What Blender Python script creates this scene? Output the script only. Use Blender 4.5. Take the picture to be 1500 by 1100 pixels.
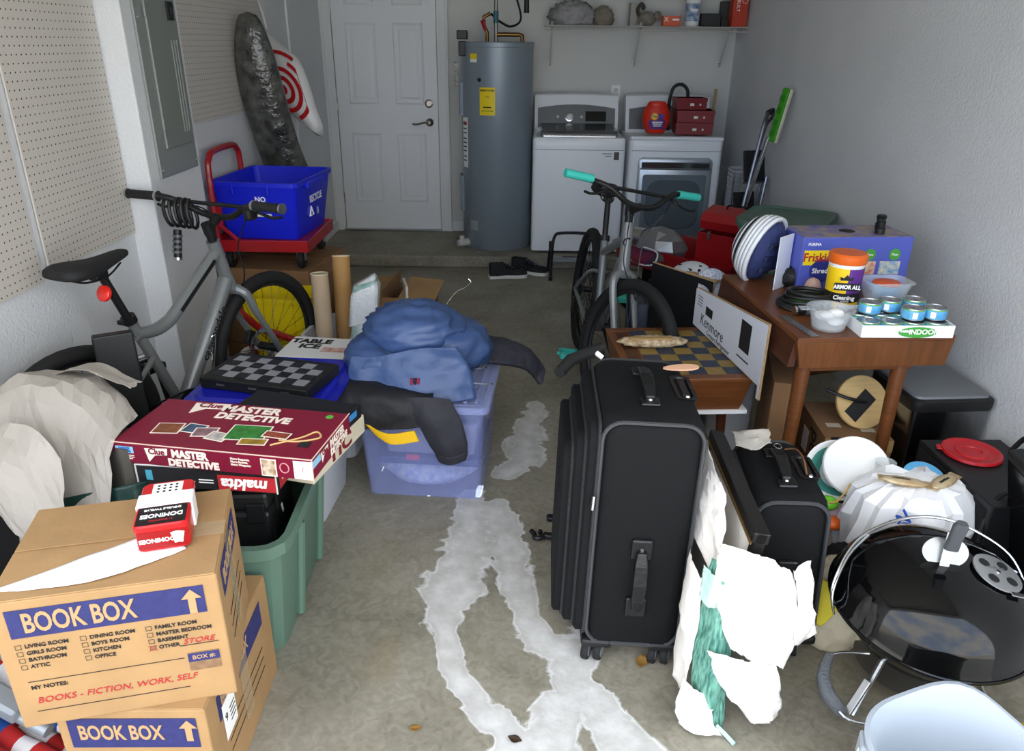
import bpy, bmesh, math, random
from mathutils import Vector, Matrix, noise
R=math.radians
for o in list(bpy.data.objects): bpy.data.objects.remove(o)
sc=bpy.context.scene; C=sc.collection
# ---------------------------------------------------------------- camera, world, exposure
cam=bpy.data.objects.new('camera',bpy.data.cameras.new('camera')); C.objects.link(cam)
cam.data.sensor_width=36; cam.data.lens=36*1110/1500; cam.data.clip_start=.02
cam.matrix_world=Matrix(((0.99986156,-0.014582,0.00801473,0),(0.01319871,0.40173574,-0.91566052,0),(0.01013236,0.91563954,0.40187259,1.58),(0,0,0,1)))
sc.camera=cam
sc.view_settings.view_transform='Standard'; sc.view_settings.look='None'; sc.view_settings.gamma=1
sc.view_settings.use_curve_mapping=False
sc.view_settings.exposure=1.58
w=bpy.data.worlds.new('sky'); sc.world=w; w.use_nodes=True; nt=w.node_tree
bg=nt.nodes['Background']; bg.inputs[1].default_value=1.6
tc=nt.nodes.new('ShaderNodeTexCoord'); nz=nt.nodes.new('ShaderNodeTexNoise'); nz.inputs['Scale'].default_value=2.2; nz.inputs['Detail'].default_value=6
nt.links.new(tc.outputs['Generated'],nz.inputs['Vector'])
rp=nt.nodes.new('ShaderNodeValToRGB'); rp.color_ramp.elements[0].position=.42; rp.color_ramp.elements[1].position=.6
rp.color_ramp.elements[0].color=(.55,.68,.92,1); rp.color_ramp.elements[1].color=(1.0,.985,.95,1)
nt.links.new(nz.outputs['Fac'],rp.inputs['Fac']); nt.links.new(rp.outputs['Color'],bg.inputs['Color'])

sun=bpy.data.objects.new('sun',bpy.data.lights.new('sun','SUN')); C.objects.link(sun); sun.data.energy=5.5; sun.data.angle=R(.6); sun.data.color=(1,.93,.82)
sun.rotation_euler=(R(-40),0,R(12))      # high behind the house: lights the driveway, never the floor inside
# ---------------------------------------------------------------- helpers
def lin(h):
    if isinstance(h,str):
        c=[int(h[i:i+2],16)/255 for i in (0,2,4)]
        return tuple((x/12.92 if x<=.04045 else ((x+.055)/1.055)**2.4) for x in c)
    return h
MATS={}
def mat(name,col='808080',rough=.6,metal=0,var=0,scale=12,bump=0,bscale=None,alpha=1,trans=0,spec=.5,col2=None,coat=0,stretch=None,ior=1.45):
    if name in MATS: return MATS[name]
    m=bpy.data.materials.new(name); m.use_nodes=True; n=m.node_tree; p=n.nodes['Principled BSDF']
    c=lin(col); p.inputs['Base Color'].default_value=(*c,1); p.inputs['Roughness'].default_value=rough
    p.inputs['Metallic'].default_value=metal; p.inputs['Alpha'].default_value=alpha
    p.inputs['Transmission Weight'].default_value=trans; p.inputs['Specular IOR Level'].default_value=spec
    p.inputs['Coat Weight'].default_value=coat; p.inputs['IOR'].default_value=ior
    t=None
    if var or bump:
        t=n.nodes.new('ShaderNodeTexCoord')
        vec=t.outputs['Object']
        if stretch:
            mp=n.nodes.new('ShaderNodeMapping'); mp.inputs['Scale'].default_value=stretch
            n.links.new(vec,mp.inputs['Vector']); vec=mp.outputs['Vector']
    if var:
        z=n.nodes.new('ShaderNodeTexNoise'); z.inputs['Scale'].default_value=scale; z.inputs['Detail'].default_value=5
        n.links.new(vec,z.inputs['Vector'])
        r=n.nodes.new('ShaderNodeValToRGB'); r.color_ramp.elements[0].position=.3; r.color_ramp.elements[1].position=.7
        d=lin(col2) if col2 else tuple(x*(1-var) for x in c)
        r.color_ramp.elements[0].color=(*d,1); r.color_ramp.elements[1].color=(*c,1)
        n.links.new(z.outputs['Fac'],r.inputs['Fac']); n.links.new(r.outputs['Color'],p.inputs['Base Color'])
    if bump:
        z=n.nodes.new('ShaderNodeTexNoise'); z.inputs['Scale'].default_value=bscale or scale*4; z.inputs['Detail'].default_value=4
        n.links.new(vec,z.inputs['Vector'])
        b=n.nodes.new('ShaderNodeBump'); b.inputs['Strength'].default_value=bump; b.inputs['Distance'].default_value=.01
        n.links.new(z.outputs['Fac'],b.inputs['Height']); n.links.new(b.outputs['Normal'],p.inputs['Normal'])
    MATS[name]=m; return m
def rrect(w,d,r,z=0,n=3,cx=0,cy=0):
    r=min(r,w/2-1e-4,d/2-1e-4); out=[]
    for sx,sy,a0 in ((1,1,0),(-1,1,90),(-1,-1,180),(1,-1,270)):
        for i in range(n+1):
            a=R(a0+90*i/n); out.append(Vector((cx+sx*(w/2-r)+r*math.cos(a),cy+sy*(d/2-r)+r*math.sin(a),z)))
    return out
def circ(r,z=0,n=24,cx=0,cy=0,ry=None): return [Vector((cx+r*math.cos(2*math.pi*i/n),cy+(ry or r)*math.sin(2*math.pi*i/n),z)) for i in range(n)]
class B:
    def __init__(s,m=None): s.v=[];s.f=[];s.mi=[];s.m=m or Matrix();s.k=0
    def pt(s,p): s.v.append(s.m@Vector(p)); return len(s.v)-1
    def face(s,ids): s.f.append(ids); s.mi.append(s.k)
    def poly(s,pts): s.face([s.pt(p) for p in pts]); return s
    def box(s,c,d,rot=(0,0,0),taper=1):
        from mathutils import Euler
        e=Euler([R(a) for a in rot]).to_matrix(); c=Vector(c); i=[]
        for z in (-1,1):
            k=taper if z<0 else 1
            for x,y in ((-1,-1),(1,-1),(1,1),(-1,1)): i.append(s.pt(c+e@Vector((x*d[0]/2*k,y*d[1]/2*k,z*d[2]/2))))
        for q in ((3,2,1,0),(4,5,6,7),(0,1,5,4),(1,2,6,5),(2,3,7,6),(3,0,4,7)): s.face([i[j] for j in q])
        return s
    def loft(s,rings,cap0=True,cap1=True,closed=False):
        n=len(rings[0]); id=[[s.pt(p) for p in r] for r in rings]
        if closed: id.append(id[0])
        for a,b in zip(id,id[1:]):
            for j in range(n): s.face([a[j],a[(j+1)%n],b[(j+1)%n],b[j]])
        if not closed:
            if cap0: s.face(id[0][::-1])
            if cap1: s.face(id[-1])
        return s
    def lathe(s,prof,n=24,c=(0,0,0),m=None):
        m=m or Matrix(); c=Vector(c)
        return s.loft([[c+m@p for p in circ(max(r,1e-4),z,n)] for r,z in prof])
    def tube(s,pts,r,n=8,closed=False,caps=True):
        pts=[Vector(p) for p in pts]; N=len(pts); rr=r if isinstance(r,(list,tuple)) else [r]*N; rings=[]; up=None
        for i,p in enumerate(pts):
            a=pts[i-1] if (i>0 or closed) else p; b=pts[(i+1)%N] if (i<N-1 or closed) else p
            t=(b-a).normalized() if (b-a).length>1e-9 else Vector((0,0,1))
            if up is None:
                up=Vector((0,0,1)) if abs(t.z)<.9 else Vector((1,0,0))
            x=up-t*up.dot(t)
            if x.length<1e-4: x=Vector((1,0,0))-t*t.x
            x.normalize(); y=t.cross(x); up=x
            rings.append([p+x*rr[i]*math.cos(2*math.pi*k/n)+y*rr[i]*math.sin(2*math.pi*k/n) for k in range(n)])
        return s.loft(rings,caps,caps,closed)
    def prism(s,poly,h,m=None):
        m=m or Matrix(); a=[m@Vector((x,y,0)) for x,y in poly]; b=[m@Vector((x,y,h)) for x,y in poly]
        return s.loft([a,b])
    def ell(s,c,r,n=16,k=10):
        c=Vector(c); return s.loft([[c+Vector((r[0]*math.sin(t)*math.cos(2*math.pi*j/n),r[1]*math.sin(t)*math.sin(2*math.pi*j/n),-r[2]*math.cos(t))) for j in range(n)] for t in [max(.02,min(math.pi-.02,math.pi*i/k)) for i in range(k+1)]])
    def grid(s,nu,nv,f):
        id=[[s.pt(f(i/nu,j/nv)) for j in range(nv+1)] for i in range(nu+1)]
        for i in range(nu):
            for j in range(nv): s.face([id[i][j],id[i+1][j],id[i+1][j+1],id[i][j+1]])
        return s
def smooth_path(pts,n=6,closed=False):
    P=[Vector(p) for p in pts]; out=[]; N=len(P)
    for i in range(N if closed else N-1):
        if closed: a,b,c,d=P[i-1],P[i],P[(i+1)%N],P[(i+2)%N]
        else: a,b,c,d=P[max(i-1,0)],P[i],P[i+1],P[min(i+2,N-1)]
        for k in range(n):
            t=k/n; out.append(.5*((2*b)+(c-a)*t+(2*a-5*b+4*c-d)*t*t+(3*b-a-3*c+d)*t**3))
    if not closed: out.append(P[-1])
    return out
def obj(name,b,m,parent=None,smooth=False,bev=0,solid=0,sub=0,loc=None,rot=None,label=None,kind=None,ang=40):
    me=bpy.data.meshes.new(name); me.from_pydata([tuple(v) for v in b.v],[],b.f)
    ms=m if isinstance(m,(list,tuple)) else [m]
    for x in ms: me.materials.append(x)
    if len(ms)>1: me.polygons.foreach_set('material_index',b.mi)
    bm=bmesh.new(); bm.from_mesh(me); bmesh.ops.recalc_face_normals(bm,faces=bm.faces); bm.to_mesh(me); bm.free()
    if smooth:
        me.polygons.foreach_set('use_smooth',[True]*len(me.polygons)); me.set_sharp_from_angle(angle=R(ang))
    o=bpy.data.objects.new(name,me); C.objects.link(o)
    if parent: o.parent=parent
    if loc: o.location=loc
    if rot: o.rotation_euler=[R(a) for a in rot]
    if solid: q=o.modifiers.new('s','SOLIDIFY'); q.thickness=solid; q.offset=0
    if bev: q=o.modifiers.new('b','BEVEL'); q.width=bev; q.segments=2; q.limit_method='ANGLE'
    if sub: q=o.modifiers.new('u','SUBSURF'); q.levels=sub; q.render_levels=sub
    if label: o['label']=label
    if kind: o['kind']=kind
    return o
def thing(name,label,cat,loc=(0,0,0),rz=0,group=None,rot=None):
    o=bpy.data.objects.new(name,None); C.objects.link(o); o.location=loc
    o.rotation_euler=[R(a) for a in rot] if rot else (0,0,R(rz)); o['label']=label; o['category']=cat
    if group: o['group']=group
    return o
def tag(o,label,cat,group=None):
    o['label']=label; o['category']=cat
    if group: o['group']=group
    return o
def struct(name,b,m,**k):
    o=obj(name,b,m,**k); o['kind']='structure'; o['label']=k.get('label') or name.replace('_',' '); return o
def T(x,y,z,rx=0,ry=0,rz=0): return Matrix.Translation((x,y,z))@Matrix.Rotation(R(rz),4,'Z')@Matrix.Rotation(R(ry),4,'Y')@Matrix.Rotation(R(rx),4,'X')
FRONT=Matrix.Rotation(R(90),4,'X')      # text laid on a face that looks towards -Y
def text(s,size,m,parent,M,name='lettering',xs=1,bold=0,align='CENTER',shear=0,th=.0004):
    cu=bpy.data.curves.new('t','FONT'); cu.body=s; cu.size=size; cu.align_x=align; cu.align_y='CENTER'; cu.offset=bold; cu.shear=shear
    cu.resolution_u=3; cu.extrude=th
    t=bpy.data.objects.new('t',cu); me=bpy.data.meshes.new_from_object(t); bpy.data.objects.remove(t); bpy.data.curves.remove(cu)
    me.name=name; me.materials.clear(); me.materials.append(m)
    o=bpy.data.objects.new(name,me); C.objects.link(o); o.parent=parent
    o.matrix_local=M@Matrix.Diagonal((xs,1,1,1)); return o
def plate(parent,M,w,h,m,name='printed_panel',t=.0006):   # flat print: thin raised ink on local XY
    b=B(M); b.box((0,0,0),(w,h,t)); return obj(name,b,m,parent)
def tub_rings(wb,db,wt,dt,h,r=.04,rim=.012,t=.004,rimh=.02):
    return [rrect(wb,db,r,0),rrect(wt,dt,r,h-rimh),rrect(wt+2*rim,dt+2*rim,r+rim,h-rimh),rrect(wt+2*rim,dt+2*rim,r+rim,h),rrect(wt-2*t,dt-2*t,r,h),rrect(wb-2*t,db-2*t,r,t)]
def cloth(rows,nu,nv,amp=.01,freq=12,seed=0,ragged=0):
    """smooth interpolation of a control net, then creased by ridged noise"""
    rows=[[Vector(p) for p in r] for r in rows]; cols=[smooth_path(r,8) for r in rows]
    L=len(cols[0]); net=[smooth_path([c[j] for c in cols],8) for j in range(L)]  # net[j][i]
    I=len(net[0]); rnd=Vector((seed*7.3,seed*3.1,seed*5.7))
    def samp(u,v):
        x=min(max(u,0),1)*(I-1.001); y=min(max(v,0),1)*(L-1.001); i=int(x); j=int(y); a=x-i; b_=y-j
        return net[j][i].lerp(net[j][i+1],a).lerp(net[j+1][i].lerp(net[j+1][i+1],a),b_)
    def f(u,v):
        if ragged:
            e=(noise.noise(Vector((u*7+seed,v*7,seed*2.)))+.7*noise.noise(Vector((u*19+seed,v*19,seed*3.))))*ragged
            u=min(1,max(0,.5+(u-.5)*(1+e))); v=min(1,max(0,.5+(v-.5)*(1-e)))
            if u<.02 or u>.98: v=min(1,max(0,v+ragged*.6*noise.noise(Vector((v*9,seed,1)))))
        p=samp(u,v); du=samp(u+.02,v)-samp(u-.02,v); dv=samp(u,v+.02)-samp(u,v-.02); n=du.cross(dv)
        if n.length>1e-9: n.normalize()
        q=p*freq+rnd; h=(1-2*abs(noise.noise(q)))*.6+(1-2*abs(noise.noise(q*2.1+rnd)))*.3+noise.noise(q*.5)*.5
        return p+n*h*amp
    return B().grid(nu,nv,f)
def lump(c,r,seed=0,amp=.15,freq=3,n=36,k=24,flat=None,pinch=0):
    """closed crumpled body"""
    c=Vector(c); rnd=Vector((seed*3.7,seed*9.1,seed*1.3)); rings=[]
    for i in range(k+1):
        t=max(.03,min(math.pi-.03,math.pi*i/k)); ring=[]
        for j in range(n):
            d=Vector((math.sin(t)*math.cos(2*math.pi*j/n),math.sin(t)*math.sin(2*math.pi*j/n),-math.cos(t)))
            q=d*freq+rnd; h=1+amp*((1-2*abs(noise.noise(q)))*.7+(1-2*abs(noise.noise(q*2.3)))*.35+(1-2*abs(noise.noise(q*5.1+rnd)))*.16-.3)
            p=Vector((d.x*r[0]*h,d.y*r[1]*h,d.z*r[2]*h))
            if flat is not None and p.z<flat: p.z=flat
            ring.append(c+p)
        rings.append(ring)
    return B().loft(rings)
# ---------------------------------------------------------------- shared materials
wallm=mat('wall_paint','d9dbdc',.75,var=.06,scale=3,bump=.35,bscale=90)
backm=mat('back_wall_paint','d2d2cc',.8,var=.04,scale=2,bump=.12,bscale=60)
doorm=mat('door_paint','e2e4e6',.45); trimm=mat('trim_paint','dcdedd',.5)
black=mat('black_plastic','141414',.45); rub=mat('black_rubber','161616',.75); dark=mat('dark_metal','222325',.4,.6)
steel=mat('bright_steel','c8cacc',.25,1); alu=mat('aluminium','b4b6b8',.35,1); chrome=mat('chrome','e0e0e0',.08,1)
white=mat('white_plastic','f0f0ee',.4); ink=mat('black_ink','1c1a1c',.7); wink=mat('white_ink','f4f2ee',.6)
navy=mat('navy_ink','2d2f66',.7,var=.25,scale=60); redink=mat('red_ink','b3242b',.6); yell=mat('yellow_label','f2d414',.5)
card=mat('cardboard','a98559',.85,var=.18,scale=9,bump=.08,bscale=70); cardd=mat('brown_cardboard','8e6a48',.85,var=.2,scale=8,bump=.08,bscale=60)
edgem=mat('cut_cardboard','a98a60',.9,var=.3,scale=120)
blackfab=mat('black_ballistic_nylon','121314',.8,spec=.25,var=.25,scale=180,bump=.25,bscale=500)
red=mat('red_paint','a3141b',.35,coat=.3); orange=mat('orange_plastic','d9541c',.4)
grey=mat('grey_frame_paint','6f7271',.32,metal=.1,coat=.4); gplas=mat('grey_plastic','7e8184',.5)
paper=mat('packing_paper','e9e4da',.75,bump=.3,bscale=35); dkgreen=mat('green_wrap','1d4a41',.5,var=.45,scale=20,stretch=(1,1,12))
# ---------------------------------------------------------------- the setting
XL,XR,YB,ZC,YF=-1.58,1.66,6.5,2.55,.7
import numpy as np
# floor with worn and whitened concrete; the stain outline is a property of the slab
fl=bpy.data.materials.new('garage_concrete'); fl.use_nodes=True; n=fl.node_tree; p=n.nodes['Principled BSDF']; p.inputs['Roughness'].default_value=.62
tcn=n.nodes.new('ShaderNodeTexCoord')
def nn(sc_,det=6,dist=0):
    z=n.nodes.new('ShaderNodeTexNoise'); z.inputs['Scale'].default_value=sc_; z.inputs['Detail'].default_value=det; z.inputs['Distortion'].default_value=dist
    n.links.new(tcn.outputs['Object'],z.inputs['Vector']); return z.outputs['Fac']
def ramp(f,stops):
    r=n.nodes.new('ShaderNodeValToRGB'); e=r.color_ramp.elements
    while len(e)<len(stops): e.new(.5)
    for x,(pos,c) in zip(e,stops): x.position=pos; x.color=(*c,1)
    n.links.new(f,r.inputs['Fac']); return r.outputs['Color']
def mixc(f,a,b_):
    m=n.nodes.new('ShaderNodeMix'); m.data_type='RGBA'; n.links.new(f,m.inputs[0]); n.links.new(a,m.inputs[6]); n.links.new(b_,m.inputs[7]); return m.outputs[2]
def math_(op,a,b_):
    m=n.nodes.new('ShaderNodeMath'); m.operation=op
    for i,x in enumerate((a,b_)):
        if hasattr(x,'links'): n.links.new(x,m.inputs[i])
        else: m.inputs[i].default_value=x
    return m.outputs[0]
base=ramp(nn(2.6,8,.6),[(.3,(.16,.142,.10)),(.5,(.25,.225,.165)),(.72,(.35,.32,.25))])
fine=ramp(nn(28,6,1.5),[(.3,(.12,.11,.08)),(.7,(.40,.375,.31))])
mx=n.nodes.new('ShaderNodeMix'); mx.data_type='RGBA'; mx.inputs[0].default_value=.33; n.links.new(base,mx.inputs[6]); n.links.new(fine,mx.inputs[7]); base=mx.outputs[2]
at=n.nodes.new('ShaderNodeAttribute'); at.attribute_name='lime_stain'
s0=math_('ADD',at.outputs['Fac'],math_('MULTIPLY',math_('SUBTRACT',nn(8,8,1.2),.5),.95))
sm=ramp(s0,[(.45,(0,0,0)),(.52,(.95,.95,.95)),(.58,(.62,.62,.62)),(.8,(.78,.78,.78))])
lime=ramp(nn(16,6),[(.3,(.56,.55,.52)),(.7,(.78,.77,.75))])
base=mixc(sm,base,lime)
ru=ramp(nn(1.9,4,1),[(.60,(0,0,0)),(.75,(.35,.35,.35))]); rus=ramp(nn(5,3),[(0,(.24,.19,.10)),(1,(.28,.22,.12))]); base=mixc(ru,base,rus)
n.links.new(base,p.inputs['Base Color'])
bp=n.nodes.new('ShaderNodeBump'); bp.inputs['Strength'].default_value=.12; bp.inputs['Distance'].default_value=.01; n.links.new(nn(60,5),bp.inputs['Height']); n.links.new(bp.outputs['Normal'],p.inputs['Normal'])
# polylines of the dried lime-water runs (x, y, half width)
runs=[[(-.155,2.42,.07),(-.17,2.15,.08),(-.19,1.95,.10),(-.22,1.80,.06),(-.205,1.71,.035),(-.165,1.57,.033),(-.095,1.46,.038),(-.01,1.37,.05),(.03,1.2,.10)],
 [(-.07,2.40,.06),(-.02,2.1,.07),(.01,1.93,.05),(.03,1.78,.045),(.085,1.69,.055),(.16,1.65,.08),(.15,1.50,.06),(.10,1.40,.06),(.10,1.2,.12)],
 [(-.17,2.1,.06),(-.02,2.15,.05)],[(-.05,2.62,.05),(.03,2.75,.09),(.05,3.0,.09),(.09,3.25,.06)],[(.2,1.5,.05),(.3,1.3,.08)]]
NX,NY=150,300
xs=np.concatenate([[XL],np.linspace(-.8,.8,NX),[XR]]); ys=np.concatenate([[YF],np.linspace(1.1,3.6,NY),[YB]])
X,Y=np.meshgrid(xs,ys,indexing='ij'); val=np.zeros_like(X)
for run in runs:
    for (x0,y0,w0),(x1,y1,w1) in zip(run,run[1:]):
        dx,dy=x1-x0,y1-y0; t=np.clip(((X-x0)*dx+(Y-y0)*dy)/(dx*dx+dy*dy),0,1)
        d=np.hypot(X-x0-t*dx,Y-y0-t*dy); val=np.maximum(val,np.clip(1-.5*d/(w0+(w1-w0)*t),0,1))
val*=np.clip(1.12-.20*(Y-1.3),.6,1)
b=B()
ids=[[b.pt((xs[i],ys[j],0)) for j in range(len(ys))] for i in range(len(xs))]
for i in range(len(xs)-1):
    for j in range(len(ys)-1): b.face([ids[i][j],ids[i+1][j],ids[i+1][j+1],ids[i][j+1]])
floor=struct('floor',b,fl); a=floor.data.attributes.new('lime_stain','FLOAT','POINT'); a.data.foreach_set('value',val.reshape(-1))
floor['label']='stained concrete garage floor with white lime runs'
drv=struct('floor_driveway',B().box((0,-7,-.03),(24,15.4,.05)),mat('driveway_concrete','b4b0a4',.8,var=.15,scale=2)); drv['label']='pale concrete driveway outside the garage'
st=struct('floor_step',B().box((.04,6.075,.045),(3.24,.87,.09)),fl,bev=.012); st['label']='raised concrete step at the back of the garage'
struct('wall_back',B().box((.04,YB+.06,ZC/2),(3.5,.12,ZC)),backm)
struct('wall_right',B().box((XR+.06,3.6,ZC/2),(.12,5.82,ZC)),wallm)
b=B().box((XL-.06,3.6,ZC/2),(.12,5.82,ZC)); struct('wall_left',b,wallm)
struct('wall_pier',B().box((-1.53,3.31,ZC/2),(.11,.51,ZC)),wallm,bev=.006)['label']='white stucco pier standing out of the left wall'
struct('ceiling',B().box((.04,3.6,ZC+.05),(3.6,5.9,.1)),mat('ceiling_paint','d8d8d4',.85))
b=B().box((.04,YF,ZC-.1),(3.6,.16,.2)); struct('wall_front_header',b,wallm)['label']='header above the open garage door'
# baseboards
struct('baseboard_left',B().box((XL+.008,6.0,.13),(.014,.96,.085)),trimm)
struct('baseboard_back',B().box((-.54,YB-.008,.13),(.12,.014,.085)),trimm)
struct('trim_1',B().box((XL+.006,5.56,ZC/2),(.012,.02,ZC-.02)),trimm)['label']='thin white strip up the left wall near the door'
# door
d=bpy.data.objects.new('door_1',None); C.objects.link(d); d.location=(-1.085,YB-.012,.095); d['kind']='structure'; d['label']='white six panel door with brushed lever and deadbolt'
W,Hh=.812,2.03
obj('door_leaf',B().box((0,.004,Hh/2),(W,.03,Hh)),doorm,d,bev=.003)
for px in (-.185,.185):
    for z0,z1 in ((.24,.80),(1.02,1.62),(1.74,1.92)):
        b=B(); zc=(z0+z1)/2; h=z1-z0; w_=.24
        def ring(wd,hd,y): return [Vector((px-wd/2,y,zc-hd/2)),Vector((px+wd/2,y,zc-hd/2)),Vector((px+wd/2,y,zc+hd/2)),Vector((px-wd/2,y,zc+hd/2))]
        b.loft([ring(w_,h,-.0112),ring(w_-.02,h-.02,-.018),ring(w_-.045,h-.045,-.0125),ring(w_-.08,h-.08,-.012),ring(w_-.115,h-.115,-.0175)]); obj('door_panel',b,doorm,d)
nick=mat('brushed_nickel','a09a90',.3,1)
RY=Matrix.Rotation(R(90),4,'X')
b=B().lathe([(.032,0),(.032,.008),(.024,.014),(.012,.02),(.012,.05)],20,(.335,-.011,.885),RY); h=obj('door_handle',b,nick,d,smooth=True)
obj('lever',B().tube(smooth_path([(.335,-.055,.885),(.30,-.06,.888),(.26,-.06,.878),(.225,-.055,.872),(.20,-.05,.876)]),[.009]*5+[.008]*20 if False else .008,8),nick,h,smooth=True)
obj('deadbolt',B().lathe([(.033,0),(.033,.01),(.02,.014),(.02,.02),(.0,.02)],20,(.335,-.011,1.03),RY),nick,d,smooth=True)
for z in (.265,1.01,1.755): obj('hinge',B().tube([(-.41,-.014,z-.045),(-.41,-.014,z+.045)],.007,8),nick,d)
obj('threshold',B().box((0,-.02,.006),(.84,.05,.012)),alu,d)
for s_ in (-1,1):
    obj('door_jamb',B().box((s_*.423,-.004,1.02),(.022,.034,2.06)),trimm,d)
    b=B().box((s_*.465,-.008,1.03),(.07,.018,2.09)); b.box((s_*.485,-.018,1.03),(.022,.012,2.09)); obj('door_casing',b,trimm,d,bev=.003)
obj('door_casing',B().box((0,-.008,2.09),(1.0,.018,.07)),trimm,d)
# pegboards
pg=bpy.data.materials.new('pegboard'); pg.use_nodes=True; n=pg.node_tree; p=n.nodes['Principled BSDF']; p.inputs['Roughness'].default_value=.6
t=n.nodes.new('ShaderNodeTexCoord'); v1=n.nodes.new('ShaderNodeVectorMath'); v1.operation='MULTIPLY'; v1.inputs[1].default_value=(0,39.37,39.37)
v2=n.nodes.new('ShaderNodeVectorMath'); v2.operation='FRACTION'; v3=n.nodes.new('ShaderNodeVectorMath'); v3.operation='SUBTRACT'; v3.inputs[1].default_value=(0,.5,.5)
v4=n.nodes.new('ShaderNodeVectorMath'); v4.operation='LENGTH'; m1=n.nodes.new('ShaderNodeMath'); m1.operation='LESS_THAN'; m1.inputs[1].default_value=.115
n.links.new(t.outputs['Object'],v1.inputs[0]); n.links.new(v1.outputs[0],v2.inputs[0]); n.links.new(v2.outputs[0],v3.inputs[0]); n.links.new(v3.outputs[0],v4.inputs[0]); n.links.new(v4.outputs['Value'],m1.inputs[0])
mm=n.nodes.new('ShaderNodeMix'); mm.data_type='RGBA'; mm.inputs[6].default_value=(*lin('c9c3ba'),1); mm.inputs[7].default_value=(.02,.018,.016,1); n.links.new(m1.outputs[0],mm.inputs[0]); n.links.new(mm.outputs[2],p.inputs['Base Color'])
def pegboard(y0,y1,z0,z1,label):
    o=obj('pegboard',B().box((0,(y1-y0)/2,(z1-z0)/2),(.006,y1-y0,z1-z0)),pg,loc=(XL+.008,y0,z0)); tag(o,label,'pegboard','cream pegboards on the left wall'); return o
pegboard(1.2,2.395,.842,2.06,'cream pegboard at the left edge, nearest the camera')
pegboard(2.44,3.045,.858,2.08,'cream pegboard between the gap and the white pier')
pegboard(3.7,4.95,1.208,2.43,'cream pegboard behind the pier, next to the wrapped bag')
# electrical panel on the pier
e=thing('electrical_panel','tall grey electrical breaker panel with closed door on the white pier','breaker panel',(-1.475,3.325,1.055)); pm=mat('panel_grey','8b908c',.45,metal=.2)
obj('cover',B().box((.006,0,.62),(.012,.375,1.24)),pm,e,bev=.003)
dd=obj('door',B().box((.017,.02,.66),(.012,.27,1.1)),mat('panel_door_grey','80857f',.45,metal=.2),e,bev=.004)
for y in (.075,.10,.125): obj('rib',B().tube([(.023,y,.16),(.023,y,.52)],.004,6),pm,dd); obj('rib',B().tube([(.023,y,.78),(.023,y,1.18)],.004,6),pm,dd)
obj('latch',B().box((.026,.10,.63),(.008,.055,.07)).box((.031,.10,.63),(.006,.014,.03)),dark,dd,bev=.002)
for z in (.17,.62,1.07): obj('hinge',B().box((.024,-.12,z),(.006,.012,.03)),alu,dd)
for y in (-.17,.17):
    for z in (.03,.60): obj('screw',B().lathe([(.006,0),(.004,.003)],8,(.013,y,z),Matrix.Rotation(R(90),4,'Y')),steel,e)
# wall outlet
o=thing('wall_outlet','small white outlet plate on the back wall above the washer','outlet',(.75,YB-.006,1.22)); obj('plate',B().box((0,0,0),(.075,.008,.118)),white,o,bev=.002)
for z in (-.022,.022): obj('socket',B().box((0,-.005,z),(.03,.004,.028)),mat('outlet_socket','c9c9c4',.5),o)
# ---------------------------------------------------------------- back wall: water heater, washer, dryer, shelf
S=.09
t=thing('water_heater','tall grey cylindrical water heater standing on the concrete step','water heater',(-.187,6.06,S)); hm=mat('heater_grey','87939b',.38,metal=.2)
Rr=.267
obj('tank',B().lathe([(Rr-.01,0),(Rr,.012),(Rr,1.46),(Rr+.003,1.462),(Rr+.003,1.49),(Rr-.006,1.497),(0,1.497)],48),hm,t,smooth=True)
def onc(ang,z,off=.0): a=R(ang); return T((Rr+off)*math.sin(a),-(Rr+off)*math.cos(a),z,90,0,ang)
def curved(ang,z,w,h,m,name,off=.002):
    b=B(); N=6; a0=ang-math.degrees(w/2/Rr); a1=ang+math.degrees(w/2/Rr)
    ri=[]
    for i in range(N+1):
        a=R(a0+(a1-a0)*i/N); ri.append([Vector(((Rr+k)*math.sin(a),-(Rr+k)*math.cos(a),z+zz)) for k,zz in ((0,-h/2),(off,-h/2),(off,h/2),(0,h/2))])
    b.loft(ri); return obj(name,b,m,t)
curved(-14,1.10,.115,.19,yell,'energy_label')
text('ENERGYGUIDE',.016,ink,t,onc(-14,1.175,.003),bold=.0004)
text('$ 599',.014,ink,t,onc(-14,1.13,.003)); curved(-14,1.06,.06,.008,ink,'print_line',.003); curved(-14,1.035,.09,.004,ink,'print_line',.003)
curved(-38,1.40,.06,.035,yell,'caution_label'); curved(-38,1.372,.06,.022,white,'caution_label')
curved(-62,.80,.075,.36,white,'rating_label')
for z in (.93,.90,.87,.83,.80,.77,.74,.70,.67): curved(-62,z,.055,.008,ink,'print_line',.003)
curved(-62,.94,.06,.02,redink,'print_line',.003)
curved(-40,.19,.075,.075,mat('pale_label','8f989b',.6),'serial_label')
for z0,z1 in ((.99,1.22),(.28,.55)): curved(-84,(z0+z1)/2,.13,z1-z0,hm,'access_panel',.022)
obj('port_plug',B().lathe([(.014,0),(.014,.006),(0,.007)],14,(Rr*math.sin(R(-27)),-Rr*math.cos(R(-27)),1.245),Matrix.Rotation(R(-27),4,'Z')@FRONT),black,t)
obj('control_box',B().box((-.25,-.10,1.45),(.05,.09,.10)).box((-.25,-.10,1.54),(.075,.09,.06)),black,t,bev=.006)
obj('warning_tag',B().box((-.30,-.09,1.28),(.03,.003,.16)),mat('tag_white','c9c9c0',.7,var=.7,scale=60,col2='333333'),t)
cop=mat('copper_pipe','7a5a32',.35,.9); 
obj('cold_pipe',B().tube([(-.01,-.02,1.49),(-.01,-.02,1.72),(-.01,-.02,2.3)],.014,10),mat('braided_pipe','8c8a85',.35,.8),t,smooth=True)
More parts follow.
